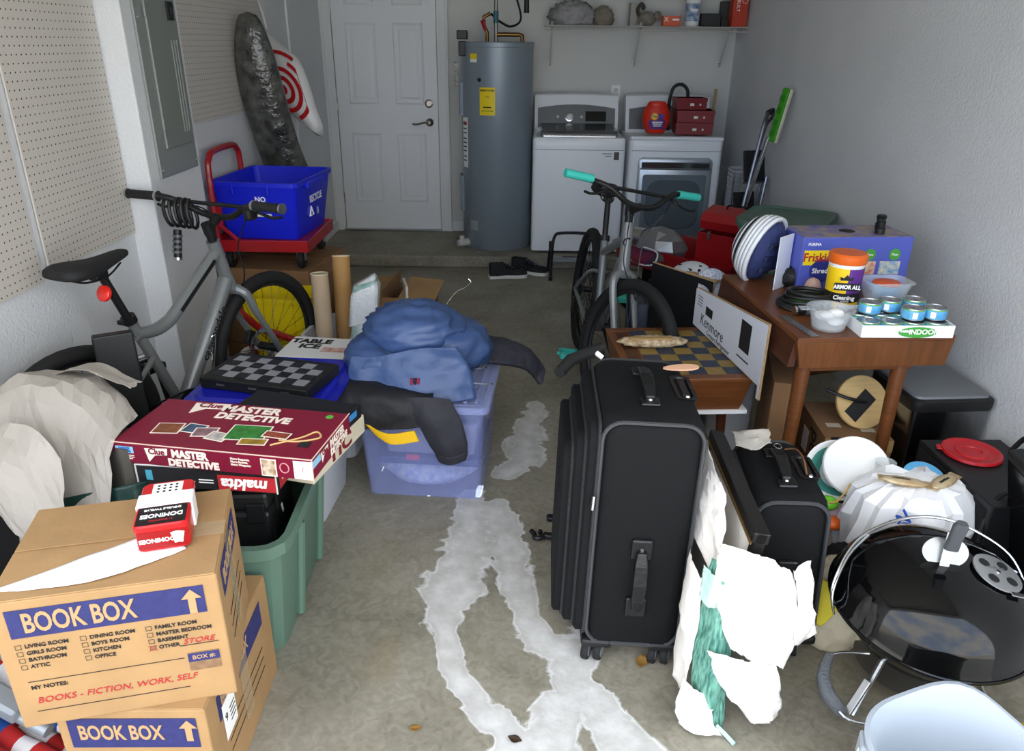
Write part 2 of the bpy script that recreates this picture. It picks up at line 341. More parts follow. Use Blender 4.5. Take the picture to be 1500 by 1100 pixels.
obj('pipe_sleeve',B().tube([(-.01,-.02,1.62),(-.01,-.02,1.70)],.019,10),mat('teal_sleeve','2f6470',.5),t,smooth=True)
obj('copper_branch',B().tube([(-.01,-.02,1.545),(.16,-.02,1.545),(.18,-.02,1.54),(.185,-.02,1.49)],.015,10),cop,t,smooth=True)
obj('copper_branch',B().tube([(-.075,.02,1.49),(-.075,.02,1.56),(-.10,.02,1.60),(-.10,.02,1.66),(-.05,.02,1.685)],.014,10),cop,t,smooth=True)
obj('valve_handle',B().tube([(-.085,0,1.57),(-.11,-.01,1.64)],[.012,.016],8),red,t,smooth=True)
obj('supply_hose',B().tube(smooth_path([(-.05,.05,1.685),(.02,.05,1.63),(.10,.06,1.60),(.17,.08,1.66),(.11,.1,1.86)]),.008,8),dark,t,smooth=True)
obj('shutoff_valve',B().tube([(.21,.05,1.69),(.21,.05,1.84)],[.02,.016],10).box((.21,.05,1.84),(.06,.03,.02)),dark,t)
obj('drain_valve',B().tube([(-.22,-.14,.045),(-.30,-.19,.045)],[.03,.026],10).tube([(-.27,-.17,.045),(-.27,-.17,.10)],.02,8),mat('grey_valve','c4c4bf',.5),t)
def appliance(name,label,x,grp=None):
    t=thing(name,label,'washer' if name=='washing_machine' else 'dryer',(x,0,S)); wm=mat('appliance_white','eef1f3',.28)
    W=.68; x0=W/2; yf=5.765
    b=B(); b.loft([rrect(W,.66,.03,.02,3,x0,yf+.33),rrect(W,.66,.03,.80,3,x0,yf+.33),rrect(W,.66,.03,.845,3,x0,yf+.33),rrect(W-.02,.64,.03,.86,3,x0,yf+.33)])
    obj('cabinet',b,wm,t,smooth=True)
    obj('base',B().box((x0,yf+.35,.0105),(W-.06,.58,.021)),black,t)
    # console
    prof=[(yf+.44,.855),(yf+.50,1.06),(yf+.53,1.115),(yf+.60,1.13),(yf+.66,1.12),(yf+.66,.855)]
    b=B(); b.loft([[Vector((xx,y,z+(.012*math.cos((xx-x0)/W*2.6) if z>1.0 else 0))) for y,z in prof] for xx in [.015+i*(W-.03)/10 for i in range(11)]]); cn=obj('console',b,wm,t,smooth=True)
    sl=math.degrees(math.atan2(.205,.06)); MM=T(x0,yf+.462,.955,sl,0,0)
    cm=mat('console_grey','6d7072',.35,metal=.4)
    b=B(MM); b.loft([[Vector((xx*.60-.30,-.075,0)) ,Vector((xx*.60-.30,-.075,.006)),Vector((xx*.60-.30,.06+.045*math.cos((xx-.5)*2.4),.006)),Vector((xx*.60-.30,.06+.045*math.cos((xx-.5)*2.4),0))] for xx in [i/8 for i in range(9)]]); pan=obj('control_panel',b,cm,cn)
    return t,cn,MM,x0,yf,W,wm
t,cn,MM,x0,yf,W,wm=appliance('washing_machine','white top load washing machine with dark lid beside the water heater',.085)
obj('dial',B(MM).lathe([(.034,.006),(.034,.012),(.026,.014),(.024,.028),(0,.029)],24,(-.055,.01,0)),steel,cn,smooth=True)
for x in (-.145,.04): obj('button',B(MM).lathe([(.012,.006),(.010,.01),(0,.01)],12,(x,.01,0)),alu,cn)
obj('display',B(MM).box((.15,.015,.008),(.16,.075,.006)),mat('display_black','0c0d10',.12),cn)
obj('trim_strip',B(MM).box((0,-.045,.008),(.42,.006,.004)),steel,cn)
b=B(); b.loft([[Vector((xx,y,z)) for y,z in ((yf+.03,.862),(yf+.03,.885),(yf+.06,.905),(yf+.42,.925),(yf+.44,.86))] for xx in (.06,W-.06)]); lid=obj('lid',b,mat('lid_smoke','707376',.15,metal=.6),t,bev=.008)
obj('lid_handle',B().box((x0,yf+.03,.868),(W-.14,.03,.022)),steel,lid,bev=.006)
obj('hinge_surround',B().box((x0,yf+.43,.875),(W-.04,.03,.03)),wm,t,bev=.008)
obj('seam',B().box((x0,yf-.0005,.775),(W-.03,.003,.004)),mat('seam_grey','8d9193',.6),t)
plate(t,T(.615,yf-.002,.735,90),.038,.055,mat('feature_label','4a4a4a',.5),'feature_label')
mat('grey_ink','8a8d90',.6); plate(t,T(.545,yf-.002,.75,90),.07,.008,MATS['grey_ink'],'print_line'); plate(t,T(.555,yf-.002,.732,90),.05,.007,MATS['grey_ink'],'print_line')
t,cn,MM,x0,yf,W,wm=appliance('clothes_dryer','white front load dryer with round corner window door next to right wall',.795)
obj('top_edge',B().box((x0,yf+.02,.862),(W,.06,.03)),wm,t,bev=.012)
obj('seam',B().box((x0,yf-.0005,.775),(W-.03,.003,.004)),MATS['seam_grey'],t)
def rr3(w,h,r,y,cx,cz): return [Vector((p.x,y,p.y)) for p in rrect(w,h,r,0,4,cx,cz)]
gl=mat('dryer_glass','5d676e',.12,spec=.7); dg=mat('dryer_door_silver','a9b1b8',.3,metal=.5)
b=B(); b.loft([rr3(.545,.60,.04,yf+.01,x0,.43),rr3(.545,.60,.04,yf-.02,x0,.43),rr3(.525,.58,.04,yf-.026,x0,.43)]); dr=obj('door',b,dg,t,smooth=True)
b=B(); b.loft([rr3(.47,.45,.02,yf-.024,x0,.385),rr3(.47,.45,.02,yf-.029,x0,.385)]); obj('door_frame',b,mat('door_blue_grey','78838c',.3,metal=.3),dr)
b=B(); b.loft([rr3(.40,.36,.09,yf-.028,x0,.39),rr3(.39,.35,.085,yf-.034,x0,.39)]); obj('window',b,gl,dr,smooth=True)
for i in range(9): obj('drum_rib',B().box((x0-.03,yf-.0345,.28+i*.025),(.26,.002,.003)),mat('drum_grey','5a646b',.3),dr)
obj('door_handle',B().box((x0,yf-.03,.675),(.50,.016,.05)).box((x0,yf-.034,.652),(.52,.02,.012)),mat('handle_mirror','9aa0a5',.12,.9),dr,bev=.005)
# things on the dryer
zt=S+.878
t=thing('detergent_tub','orange red detergent pods tub with purple label on the dryer','detergent tub',(1.005,5.98,zt))
tm=mat('tub_orange_red','d8321a',.35)
b=B(); b.loft([circ(r,z,24,0,0,r*.62) for r,z in ((.06,0),(.068,.005),(.095,.05),(.105,.11),(.10,.15),(.075,.20))]); obj('jar',b,tm,t,smooth=True)
b=B(); b.loft([circ(r,z,24,0,0,r*.62) for r,z in ((.072,.198),(.074,.205),(.06,.225),(.045,.228))]); obj('lid',b,tm,t,smooth=True)
def bulge(z): return -.062*.9
lb=B(); lb.grid(10,6,lambda u,v:Vector((-.07+.14*u,-.068+.025*(2*u-1)**2-(.0 if v<.5 else 0)+.012*(2*v-1)**2,.035+.125*v))); obj('label',lb,mat('tub_purple','5b3f8f',.4),t,solid=.002)
b=B(); b.lathe([(.03,0),(.03,.003)],24,(-.025,-.0725,.125),FRONT); obj('logo_disc',b,orange,t)
b=B(); b.lathe([(.022,0),(.022,.003)],24,(-.025,-.0755,.125),FRONT); obj('logo_disc',b,yell,t)
text('Tide',.022,mat('tide_blue','1f3f9c',.5),t,T(-.025,-.080,.125,90),bold=.0008)
obj('bottle_print',B().lathe([(.014,0),(.014,.003)],14,(.03,-.071,.13),FRONT),mat('print_blue','2b4ea0',.5),t)
for z,w_ in ((.085,.08),(.072,.07),(.058,.06)): plate(t,T(0,-.073,z,90),w_,.007,wink,'print_line')
rb=mat('red_carton','7c1016',.45); lbm=mat('carton_label','e4dfd6',.6)
def rbox(label,x,y,z,w_,d_,h_,rz):
    t=thing('storage_carton',label,'box',(x,y,z),rz,'dark red cartons on the dryer')
    obj('carton',B().box((0,0,h_/2),(w_,d_,h_)),rb,t,bev=.003); obj('lid_edge',B().box((0,0,h_-.012),(w_+.006,d_+.006,.024)),rb,t,bev=.002)
    plate(t,T(0,-d_/2-.004,h_*.45,90),.03,.018,lbm,'label'); plate(t,T(.06,-d_/2-.004,h_*.45,90),.012,.014,lbm,'label')
rbox('dark red carton at the bottom of the stack on the dryer',1.285,6.0,zt,.27,.24,.085,-4)
rbox('dark red carton in the middle of the stack on the dryer',1.285,6.0,zt+.086,.27,.24,.085,-3)
rbox('small red carton with foil lid on top of the dryer stack',1.25,6.02,zt+.172,.22,.17,.082,3)
o=obj('drain_hose',B().tube(smooth_path([(1.14,6.20,zt+.0),(1.13,6.2,zt+.16),(1.15,6.2,zt+.30),(1.21,6.2,zt+.335),(1.265,6.2,zt+.29),(1.27,6.2,zt+.17)]),.013,10),black,smooth=True); tag(o,'black curved drain hose rising behind the detergent tub','hose')
o=obj('wooden_stick',B().box((0,0,.155),(.022,.012,.31)),mat('pale_wood','a88e66',.7,var=.2,scale=20),loc=(1.475,6.2,zt-.003),rot=(-8,3,0)); tag(o,'thin pale wooden stick leaning behind the red cartons','stick')
# wire shelf
t=thing('wire_shelf','white wire shelf on the back wall above the washer and dryer','shelf',(0,0,0)); wire=mat('coated_wire','b9b8b0',.5)
x0,x1,y0,y1,zs=.165,1.645,6.14,6.49,1.70
for y,z in ((y0,zs),(y0,zs-.03),((y0+y1)/2,zs-.004),(y1-.01,zs)): obj('rail',B().tube([(x0,y,z),(x1,y,z)],.0035,6),wire,t)
b=B(); N=58
for i in range(N+1):
    x=x0+(x1-x0)*i/N; b.tube([(x,y1-.01,zs+.003),(x,y0,zs+.003),(x,y0-.002,zs-.03)],.0016,4)
obj('cross_wires',b,wire,t,kind='stuff')
for x in (.215,.875,1.545):
    br=obj('bracket',B().box((x,(y0+.03+6.484)/2,1.575),(.016,.003,math.hypot(.255,.31)),(math.degrees(math.atan2(-.31,.255))*0+39.5,0,0)),wire,t)
    obj('bracket_foot',B().box((x,6.492,1.445),(.022,.006,.03)),white,t); obj('screw',B().lathe([(.005,0),(.004,.004)],8,(x,6.489,1.445),FRONT),black,t)
# things on the wire shelf
zs+=.005
b=lump((.37,6.31,zs+.06),(.15,.12,.09),3,.45,3.2,flat=-.059); b2=b
tag(obj('crumpled_cloth',b,mat('grey_cloth','a6a4a4',.9,var=.3,scale=30),smooth=True,ang=180),'crumpled grey cloth bundle at the left end of the wire shelf','cloth')
tag(obj('crumpled_cloth',lump((.60,6.32,zs+.05),(.075,.10,.075),8,.3,2.2,flat=-.049),mat('tan_cloth','8f8676',.9,var=.2,scale=30),smooth=True,ang=180),'dull tan cloth heap beside the grey cloth on the wire shelf','cloth')
t=thing('animal_figurine','pale curly tailed animal figurine on the wire shelf','figurine',(.93,6.3,zs)); fm=mat('figurine_stone','8c8578',.8,var=.3,scale=30)
obj('body',lump((0,0,.05),(.065,.04,.05),2,.1,2),fm,t,smooth=True,ang=180); obj('tail',B().tube(smooth_path([(-.05,0,.05),(-.075,0,.11),(-.05,0,.15),(-.03,0,.13),(-.045,0,.115)]),[.014]*25,8),mat('figurine_dark','4a4238',.8),t,smooth=True)
obj('head',lump((.075,-.01,.075),(.03,.025,.028),4,.12,2),fm,t,smooth=True,ang=180)
for s_ in (-.03,.03): obj('leg',B().tube([(s_,0,.03),(s_,-.01,.0)],.012,8),fm,t)
tag(obj('paper_bag',B().box((.825,6.34,zs+.08),(.05,.06,.16),(0,0,8)),mat('bag_white','a7a49c',.8)),'narrow pale paper bag left of the figurine on the wire shelf','bag')
t=thing('orange_carton','small orange carton with white mark on the wire shelf','box',(1.10,6.26,zs)); obj('carton',B().box((0,0,.035),(.125,.10,.07)),orange,t,bev=.002); text('X',.04,wink,t,T(-.04,-.051,.045,90),bold=.001); plate(t,T(.03,-.0505,.045,90),.05,.012,wink,'print_line')
t=thing('wipes_canister','white wipes canister with blue label on the wire shelf','canister',(1.26,6.27,zs)); b=B().lathe([(.05,0),(.052,.004),(.052,.19),(.046,.2),(.046,.225),(0,.228)],24); obj('can',b,white,t,smooth=True); obj('label',B().lathe([(.053,.035),(.0535,.036),(.0535,.155),(.053,.156)],24),mat('label_blue','2c5c92',.45,var=.5,scale=25,col2='d9e4ea'),t,smooth=True); plate(t,T(0,-.0545,.11,90),.05,.018,wink,'brand_band')
tag(obj('black_case',B().box((1.395,6.29,zs+.045),(.145,.12,.09)),black,bev=.006),'small black case beside the wipes canister on the wire shelf','case')
tag(obj('black_case',B().box((1.50,6.30,zs+.025),(.05,.12,.05)),black,bev=.004),'low flat black case between larger black case and orange box','case')
tag(obj('grey_case',B().box((1.535,6.40,zs+.09),(.08,.08,.18)),mat('case_grey','3a3b3b',.6),bev=.005),'upright dark grey case behind the tall orange box on the shelf','case')
t=thing('orange_box','tall orange red box with white lettering at the right end of the shelf','box',(1.588,6.23,zs)); obj('carton',B().box((0,0,.11),(.11,.12,.22)),mat('box_vermilion','b8381c',.55),t,bev=.002); text('RBULT',.034,wink,t,T(-.018,-.061,.15,90)@Matrix.Rotation(R(-90),4,'Z')); obj('logo_ring',B().tube([(.028+.02*math.cos(a*.5236),-.061,.175+.02*math.sin(a*.5236)) for a in range(12)],.002,5,closed=True),wink,t)
# sneakers
sh=mat('sneaker_black','17171a',.7); so=mat('sneaker_sole','dedcd6',.6)
def sneaker(label,x,y,rz):
    t=thing('sneaker',label,'shoe',(x,y,0),rz,'pair of black sneakers on the floor')
    out=[(-.14,.03),(-.12,.04),(-.03,.036),(.06,.05),(.12,.045),(.145,.015),(.145,-.015),(.12,-.045),(.06,-.05),(-.03,-.034),(-.12,-.038),(-.14,-.03)]
    out=[(p.x,p.y) for p in smooth_path([(x,y,0) for x,y in out],3,True)]
    obj('sole',B().prism(out,.024),so,t,smooth=True)
    sp=[]
    for k,(z,sc_,h) in enumerate(((.022,.98,0),(.045,.94,0),(.065,.82,0),(.08,.6,0))):
        sp.append([Vector((x*(sc_ if x>0 else .97)-(0.03*(k/3) if x>0 else 0),y*(.97-.09*k),z+(.03*(k/3) if x<-.02 else 0)-(.02*k/3 if x>.08 else 0))) for x,y in out])
    u=obj('upper',B().loft(sp,True,False),sh,t,smooth=True,solid=.003)
    obj('toe_cap',B().ell((.09,0,.03),(.055,.043,.032),14,8),sh,t,smooth=True)
    obj('tongue',B().box((.0,0,.085),(.085,.045,.008),(0,25,0)),sh,t,bev=.003)
    for i in range(4): obj('lace',B().tube([(.05-.024*i,-.03,.066+.009*i),(.05-.024*i,0,.074+.011*i),(.05-.024*i,.03,.066+.009*i)],.003,5),mat('lace_grey','55565a',.8),u)
sneaker('black sneaker nearer the camera with white sole showing',-.085,5.40,12); sneaker('black sneaker behind its mate, toe towards the washer',.075,5.515,-20)
# folding stool with tubular loop, grey platform
t=thing('folding_stool','small folding step with dark tubular loop in front of the washer','step stool',(.0,0,0)); tb=mat('dark_tube','3c3d40',.35,.7)
obj('rear_frame',B().tube(smooth_path([(.225,5.33,0),(.232,5.36,.22),(.25,5.385,.315),(.30,5.39,.335),(.46,5.39,.335),(.51,5.385,.315),(.53,5.36,.22),(.535,5.33,0)],4),.011,8),tb,t,smooth=True)
for x in (.21,.54): obj('front_leg',B().tube([(x,5.565,0),(x+.01,5.36,.27)],.010,8),tb,t); obj('foot',B().tube([(x,5.565,0),(x,5.555,.025)],.014,8),rub,t); obj('foot',B().tube([(.225 if x<.3 else .535,5.33,0),(.225 if x<.3 else .535,5.332,.025)],.014,8),rub,t)
obj('step_plate',B().box((.375,5.50,.115),(.30,.17,.03),(-8,0,0)),gplas,t,bev=.008); obj('step_grip',B().box((.375,5.51,.132),(.12,.03,.006),(-8,0,0)),black,t)
for x in (.222,.535): obj('joint',B().box((x,5.37,.255),(.03,.03,.05)),black,t,bev=.006)
# ---------------------------------------------------------------- left rear: cart, recycling bin, bags
t=thing('platform_cart','red steel platform cart with hooped handle under the blue bin','cart',(0,0,0))
x0,x1,y0,y1,z=-1.545,-1.062,3.735,4.27,.65
b=B(); b.box(((x0+x1)/2,y0+.006,z-.02),(x1-x0,.012,.06)); b.box(((x0+x1)/2,y1-.006,z-.02),(x1-x0,.012,.06)); b.box((x0+.006,(y0+y1)/2,z-.02),(.012,y1-y0,.06)); b.box((x1-.006,(y0+y1)/2,z-.02),(.012,y1-y0,.06))
obj('deck_frame',b,red,t,bev=.003); obj('deck',B().box(((x0+x1)/2,(y0+y1)/2,z-.006),(x1-x0-.02,y1-y0-.02,.01)),red,t)
obj('handle',B().tube(smooth_path([(x0+.02,y0+.03,z-.04),(x0+.02,y0+.03,z+.33),(x0+.02,y0+.06,z+.40),(x0+.02,y0+.12,z+.425),(x0+.02,y1-.16,z+.425),(x0+.02,y1-.09,z+.40),(x0+.02,y1-.06,z+.33),(x0+.02,y1-.06,z-.04)],5),.016,8),red,t,smooth=True)
obj('brace',B().box((x0+.035,y0+.04,z+.12),(.035,.03,.10)),red,t,bev=.003); obj('gusset',B().tube([(x0+.03,y0+.005,z+.10),(x0+.14,y0+.005,z)],.010,6),red,t)
for xx in (x0+.06,x1-.06):
    for yy in (y0+.07,y1-.07):
        c=obj('caster',B().lathe([(.045,-.014),(.05,-.008),(.05,.008),(.045,.014)],16,(xx,yy,.552),Matrix.Rotation(R(90),4,'Y')),rub,t,smooth=True); obj('fork',B().box((xx-.02,yy,.58),(.004,.035,.07)).box((xx+.02,yy,.58),(.004,.035,.07)).box((xx,yy,.612),(.05,.05,.008)),alu,c)
blue=mat('recycling_blue','1524d0',.38)
t=thing('recycling_bin','open blue recycling bin standing on the red cart','recycling bin',(-1.297,4.03,.651),-5)
obj('tub',B().loft(tub_rings(.37,.44,.44,.54,.29,.03,.012,.004,.022)),blue,t,smooth=True,ang=25)
for s_ in (-1,1): obj('grip',B().box((s_*.232,0,.262),(.02,.30,.03)),blue,t,bev=.004)
for x in (-.10,.08): obj('rim_rib',B().box((x,-.274,.255),(.012,.02,.05)),blue,t,bev=.003)
al=math.degrees(math.atan2(.05,.29))
text('NO',.035,wink,t,T(.03,-.259,.205,90+al),bold=.001); plate(t,T(.035,-.246,.125,90+al),.08,.016,wink,'print_line')
text('RECYCLE',.05,wink,t,T(.214,.02,.175,90,0,90),bold=.001,xs=.9); plate(t,T(.207,.05,.10,90,0,90),.03,.035,mat('faded_white_ink','9aa4d8',.6),'print_patch')
tri=[(0.03*math.cos(R(90+120*i)),.03*math.sin(R(90+120*i))) for i in range(3)]
obj('recycle_mark',B(T(.206,-.04,.105,90,0,90)).tube([(x,y,0) for x,y in tri],.004,5,closed=True),wink,t)
tag(obj('white_jug',B().lathe([(.05,0),(.055,.01),(.055,.14),(.03,.17),(.02,.19),(0,.19)],16,(-1.30,4.03,.657)),mat('dull_white','b8bac0',.5),smooth=True),'pale round jug lying among recyclables inside the blue bin','jug')
tag(obj('tin_can',B().lathe([(.035,0),(.035,.2),(.03,.2),(.03,.19),(0,.19)],16,(-1.18,4.02,.657)),alu,smooth=True),'dull metal can inside the blue bin beside the pale jug','can')
# plastic wrapped bundle and the bullseye bag
pl=mat('smoky_plastic_wrap','5a5b55',.16,var=.6,scale=16,bump=1.0,bscale=28,spec=.9,col2='222321')
t=thing('wrapped_bundle','tall dark bundle in shiny clear plastic wrap leaning on the pegboard','bundle',(0,0,0))
spine=[(-1.49,4.42,1.72,.055),(-1.485,4.42,1.64,.10),(-1.485,4.44,1.5,.135),(-1.475,4.48,1.3,.15),(-1.455,4.52,1.12,.15),(-1.43,4.56,.96,.15),(-1.40,4.60,.82,.165),(-1.37,4.62,.62,.17),(-1.36,4.62,.40,.15),(-1.36,4.62,.02,.13)]
rings=[]
for k,(x,y,z,r) in enumerate(spine):
    rings.append([Vector((x+.03+.125*(r/.15)*math.cos(a)+.01*noise.noise(Vector((k*.9,j*.7,3))),y+.55*r*math.sin(a)+.012*noise.noise(Vector((k*.8,j*.6,9))),z)) for j,a in enumerate([2*math.pi*i/20 for i in range(20)])])
obj('wrap',B().loft(rings),pl,t,smooth=True,sub=1)
t=thing('shopping_bag','white plastic shopping bag with red bullseye rings hanging by the wrapped bundle','shopping bag',(0,0,0))
bm_=mat('bag_film','d9d9d6',.35,bump=.5,bscale=16,alpha=.92)
O=Vector((-1.42,4.86,1.31)); ax=Vector((.93,-.36,0)).normalized()    # faces camera, tilted
def bp(u,v,off=0):   # u across, v up, in metres about the bullseye centre
    n_=Vector((-ax.y,ax.x,0)); tilt=-.30
    u*=.82; v*=.88
    return O+ax*(u-v*.30)+Vector((0,0,v))-n_*(-.03+off-.22*(u*u)-.10*v*v)
out=[(-.12,.40),(-.03,.34),(.06,.27),(.15,.19),(.165,.14),(.17,.02),(.165,-.12),(.17,-.24),(.14,-.31),(.09,-.30),(.02,-.24),(-.10,-.14),(-.17,-.02),(-.17,.12),(-.16,.26)]
b=B()
fr=[[Vector(bp(u*s_,v*s_,o_)) for u,v in out] for s_,o_ in ((.02,.06),(.5,.05),(.85,.03),(1,-.01),(.85,-.05),(.02,-.07))]
b.loft(fr); obj('bag',b,bm_,t,smooth=True,ang=80)
rd=mat('bullseye_red','b3161c',.5)
for k,(ra,rb_) in enumerate(((.0,.032),(.062,.092),(.120,.148),(.176,.202),(.226,.25))):
    b=B(); N=40
    a0,a1=(0,360) if k<2 else ((-125,75) if k==2 else (-115,118) if k==3 else (40,112))
    a0,a1=(0,360) if k<3 else ((-75,60) if k==3 else (52,118))
    if k<3:
        seq=[R(360*i/N) for i in range(N)]; cl=True
    else: seq=[R(a0+(a1-a0)*i/N) for i in range(N+1)]; cl=False
    def lim(u,v): return Vector(bp(max(-.15,min(.15,u)),v,.062-.30*(u*u+v*v)))
    rg=[[lim(max(ra,.002)*math.cos(a),max(ra,.002)*math.sin(a)),lim(rb_*math.cos(a),rb_*math.sin(a)),lim(rb_*math.cos(a),rb_*math.sin(a))+Vector((0,.004,0)),lim(max(ra,.002)*math.cos(a),max(ra,.002)*math.sin(a))+Vector((0,.004,0))] for a in seq]
    b.loft(rg,closed=cl); obj('bullseye_ring',b,rd,t)
for s_ in (-.12,-.04): obj('bag_handle',B().tube(smooth_path([bp(s_,.38),bp(s_+.0,.5),bp(-.08,.62)]),.008,6),bm_,t)
# cardboard under and around the cart
def carton(label,x,y,z,w_,d_,h_,rz,m=None,group=None,flaps=True):
    t=thing('cardboard_box',label,'box',(x,y,z),rz,group); m=m or cardd
    obj('carton',B().box((0,0,h_/2),(w_,d_,h_)),m,t,bev=.003)
    if flaps: obj('flap_seam',B().box((0,0,h_+.0006),(w_-.01,.003,.0012)),mat('seam_dark','4c3826',.9),t); obj('packing_tape',B().box((0,0,h_+.0008),(w_*.98,.05,.0012)),mat('tan_tape','96703f',.3),t)
    return t
carton('brown cardboard box under the red cart',-1.29,4.03,0,.50,.52,.5,-8)
t=thing('yellow_bin','bright yellow plastic bin behind the front wheel of the left bicycle','bin',(-1.19,3.62,0),-3); obj('tub',B().loft(tub_rings(.30,.18,.34,.22,.43,.03,.01,.004,.02)),mat('yellow_plastic','e8cf10',.4),t,smooth=True,ang=25)
for x in (-.09,.09): obj('side_rib',B().box((x,-.105,.25),(.012,.02,.30),(4,0,0)),MATS['yellow_plastic'],t)
t=thing('toy_bike','red toy bike with pale tyre behind the bicycle wheel','toy bike',(-1.27,3.41,0),12)
obj('wheel',B().tube([(.10*math.cos(R(i*20)),0,.115+.10*math.sin(R(i*20))) for i in range(18)],.015,8,closed=True),mat('pale_tyre','c9c4ba',.7),t,smooth=True); obj('hub',B().tube([(0,-.02,.115),(0,.02,.115)],.02,10),red,t)
obj('fork',B().tube([(0,.025,.115),(-.03,.025,.28),(-.06,0,.42)],.012,8).tube([(0,-.025,.115),(-.03,-.025,.28)],.012,8),red,t); obj('frame',B().tube([(-.06,0,.40),(.02,.03,.30),(.22,.0,.22)],.018,8),red,t)
# grey tub with tubes
t=thing('grey_tub','open light grey plastic tub holding two cardboard tubes','tub',(-.84,3.38,0),-6); obj('tub',B().loft(tub_rings(.22,.26,.28,.33,.34,.04,.012,.004,.025)),mat('light_grey_plastic','b9bcbf',.45),t,smooth=True,ang=25)
def ctube(label,p0,p1,r,m):
    t=thing('cardboard_tube',label,'cardboard tube',(0,0,0),0,'two cardboard tubes standing in the grey tub'); P0,P1=Vector(p0),Vector(p1); q=(P1-P0).normalized().to_track_quat('Z','Y').to_matrix().to_4x4(); M=Matrix.Translation(P0)@q; L=(P1-P0).length
    obj('tube',B(M).loft([circ(r,0),circ(r,L),circ(r-.004,L),circ(r-.004,L-.2)]),m,t,smooth=True); obj('rim',B(M).loft([circ(r+.001,L-.004),circ(r+.001,L+.0005),circ(r-.0045,L+.0005),circ(r-.0045,L-.004)]),mat('tube_edge','d8c9a8',.8),t); return t,M
tk=mat('kraft_tube','b7a083',.8,var=.08,scale=10); tk2=mat('golden_tube','b58a52',.75,var=.1,scale=10)
t,M=ctube('shorter pale kraft cardboard tube standing in the grey tub',(-.905,3.31,.012),(-.918,3.355,.605),.04,tk)
ctube('taller golden cardboard tube leaning behind the shorter one',(-.845,3.43,.012),(-.862,3.56,.635),.042,tk2)
t=thing('wrapped_rolls','white and teal plastic wrapped pack leaning on the tubes','plastic pack',(0,0,0))
b=B(); rr_=[]
for k in range(9):
    f=k/8; c=Vector((-.765+.055*f,3.345+.03*f,.02+.545*f)); wv=.062+.006*math.sin(k*2.1)
    rr_.append([c+Vector((p.x,p.y,0))+Vector((.006*noise.noise(Vector((k,j*.8,1))),.006*noise.noise(Vector((k,j*.8,5))),.02*p.x/.06)) for j,p in enumerate(rrect(wv*1.9,.10,.025))])
b.loft(rr_); wr=mat('teal_film','5f9a8c',.25,var=.8,scale=9,bump=.6,bscale=30,col2='e6eceb'); obj('pack',b,wr,t,smooth=True,ang=60)
b=B(); rr_=[]
for k in range(5):
    f=.66+.36*k/4; c=Vector((-.765+.055*f,3.345+.03*f,.02+.545*f)); rr_.append([c+Vector((p.x*(1 if k<4 else .6),p.y*(1 if k<4 else .6),0))+Vector((.01*noise.noise(Vector((k*2,j*.9,7))),.008*noise.noise(Vector((k*2,j*.9,3))),.02*p.x/.06)) for j,p in enumerate(rrect(.135,.112,.03))])
b.loft(rr_); obj('bunched_film',b,mat('white_film','dde0e0',.2,bump=.8,bscale=40),t,smooth=True,ang=60)
# open cardboard box with raised flaps
t=thing('open_cardboard_box','open brown cardboard box with raised flaps behind the blue jacket','box',(-.71,4.03,0),-4); w_,d_,h_=.42,.56,.28
b=B(); b.loft([rrect(w_,d_,.002,0,1),rrect(w_,d_,.002,h_,1),rrect(w_-.012,d_-.012,.002,h_,1),rrect(w_-.012,d_-.012,.002,.01,1)]); obj('carton',b,cardd,t)
obj('flap',B().box((-w_/2+.085,.05,h_+.02),(.20,d_-.14,.005),(4,-6,0)),card,t); obj('flap',B().box((.005,-.03,h_+.045),(.005,d_-.08,.13),(0,8,0)),cardd,t); obj('flap',B().box((w_/2-.06,.06,h_+.012),(.20,d_-.14,.005),(5,5,0)),card,t); obj('flap',B().box((-.02,-d_/2+.01,h_+.03),(.26,.005,.10),(-24,0,0)),cardd,t)
obj('marker_scribble',B(T(-.16,.04,h_+.0255,4,-6,0)).tube([(.012*i-.06,.02*math.sin(i*1.9)+.012*math.sin(i*.7),0) for i in range(12)],.0016,4),ink,t)
t=thing('carton_insert','pale board with dark picture standing up from the open box','board',(-.60,3.83,.31),14); obj('board',B().box((0,0,.05),(.012,.16,.13)),mat('cream_board','d8cfb8',.8),t); plate(t,T(.007,.01,.05,90,0,90),.09,.09,ink,'picture')
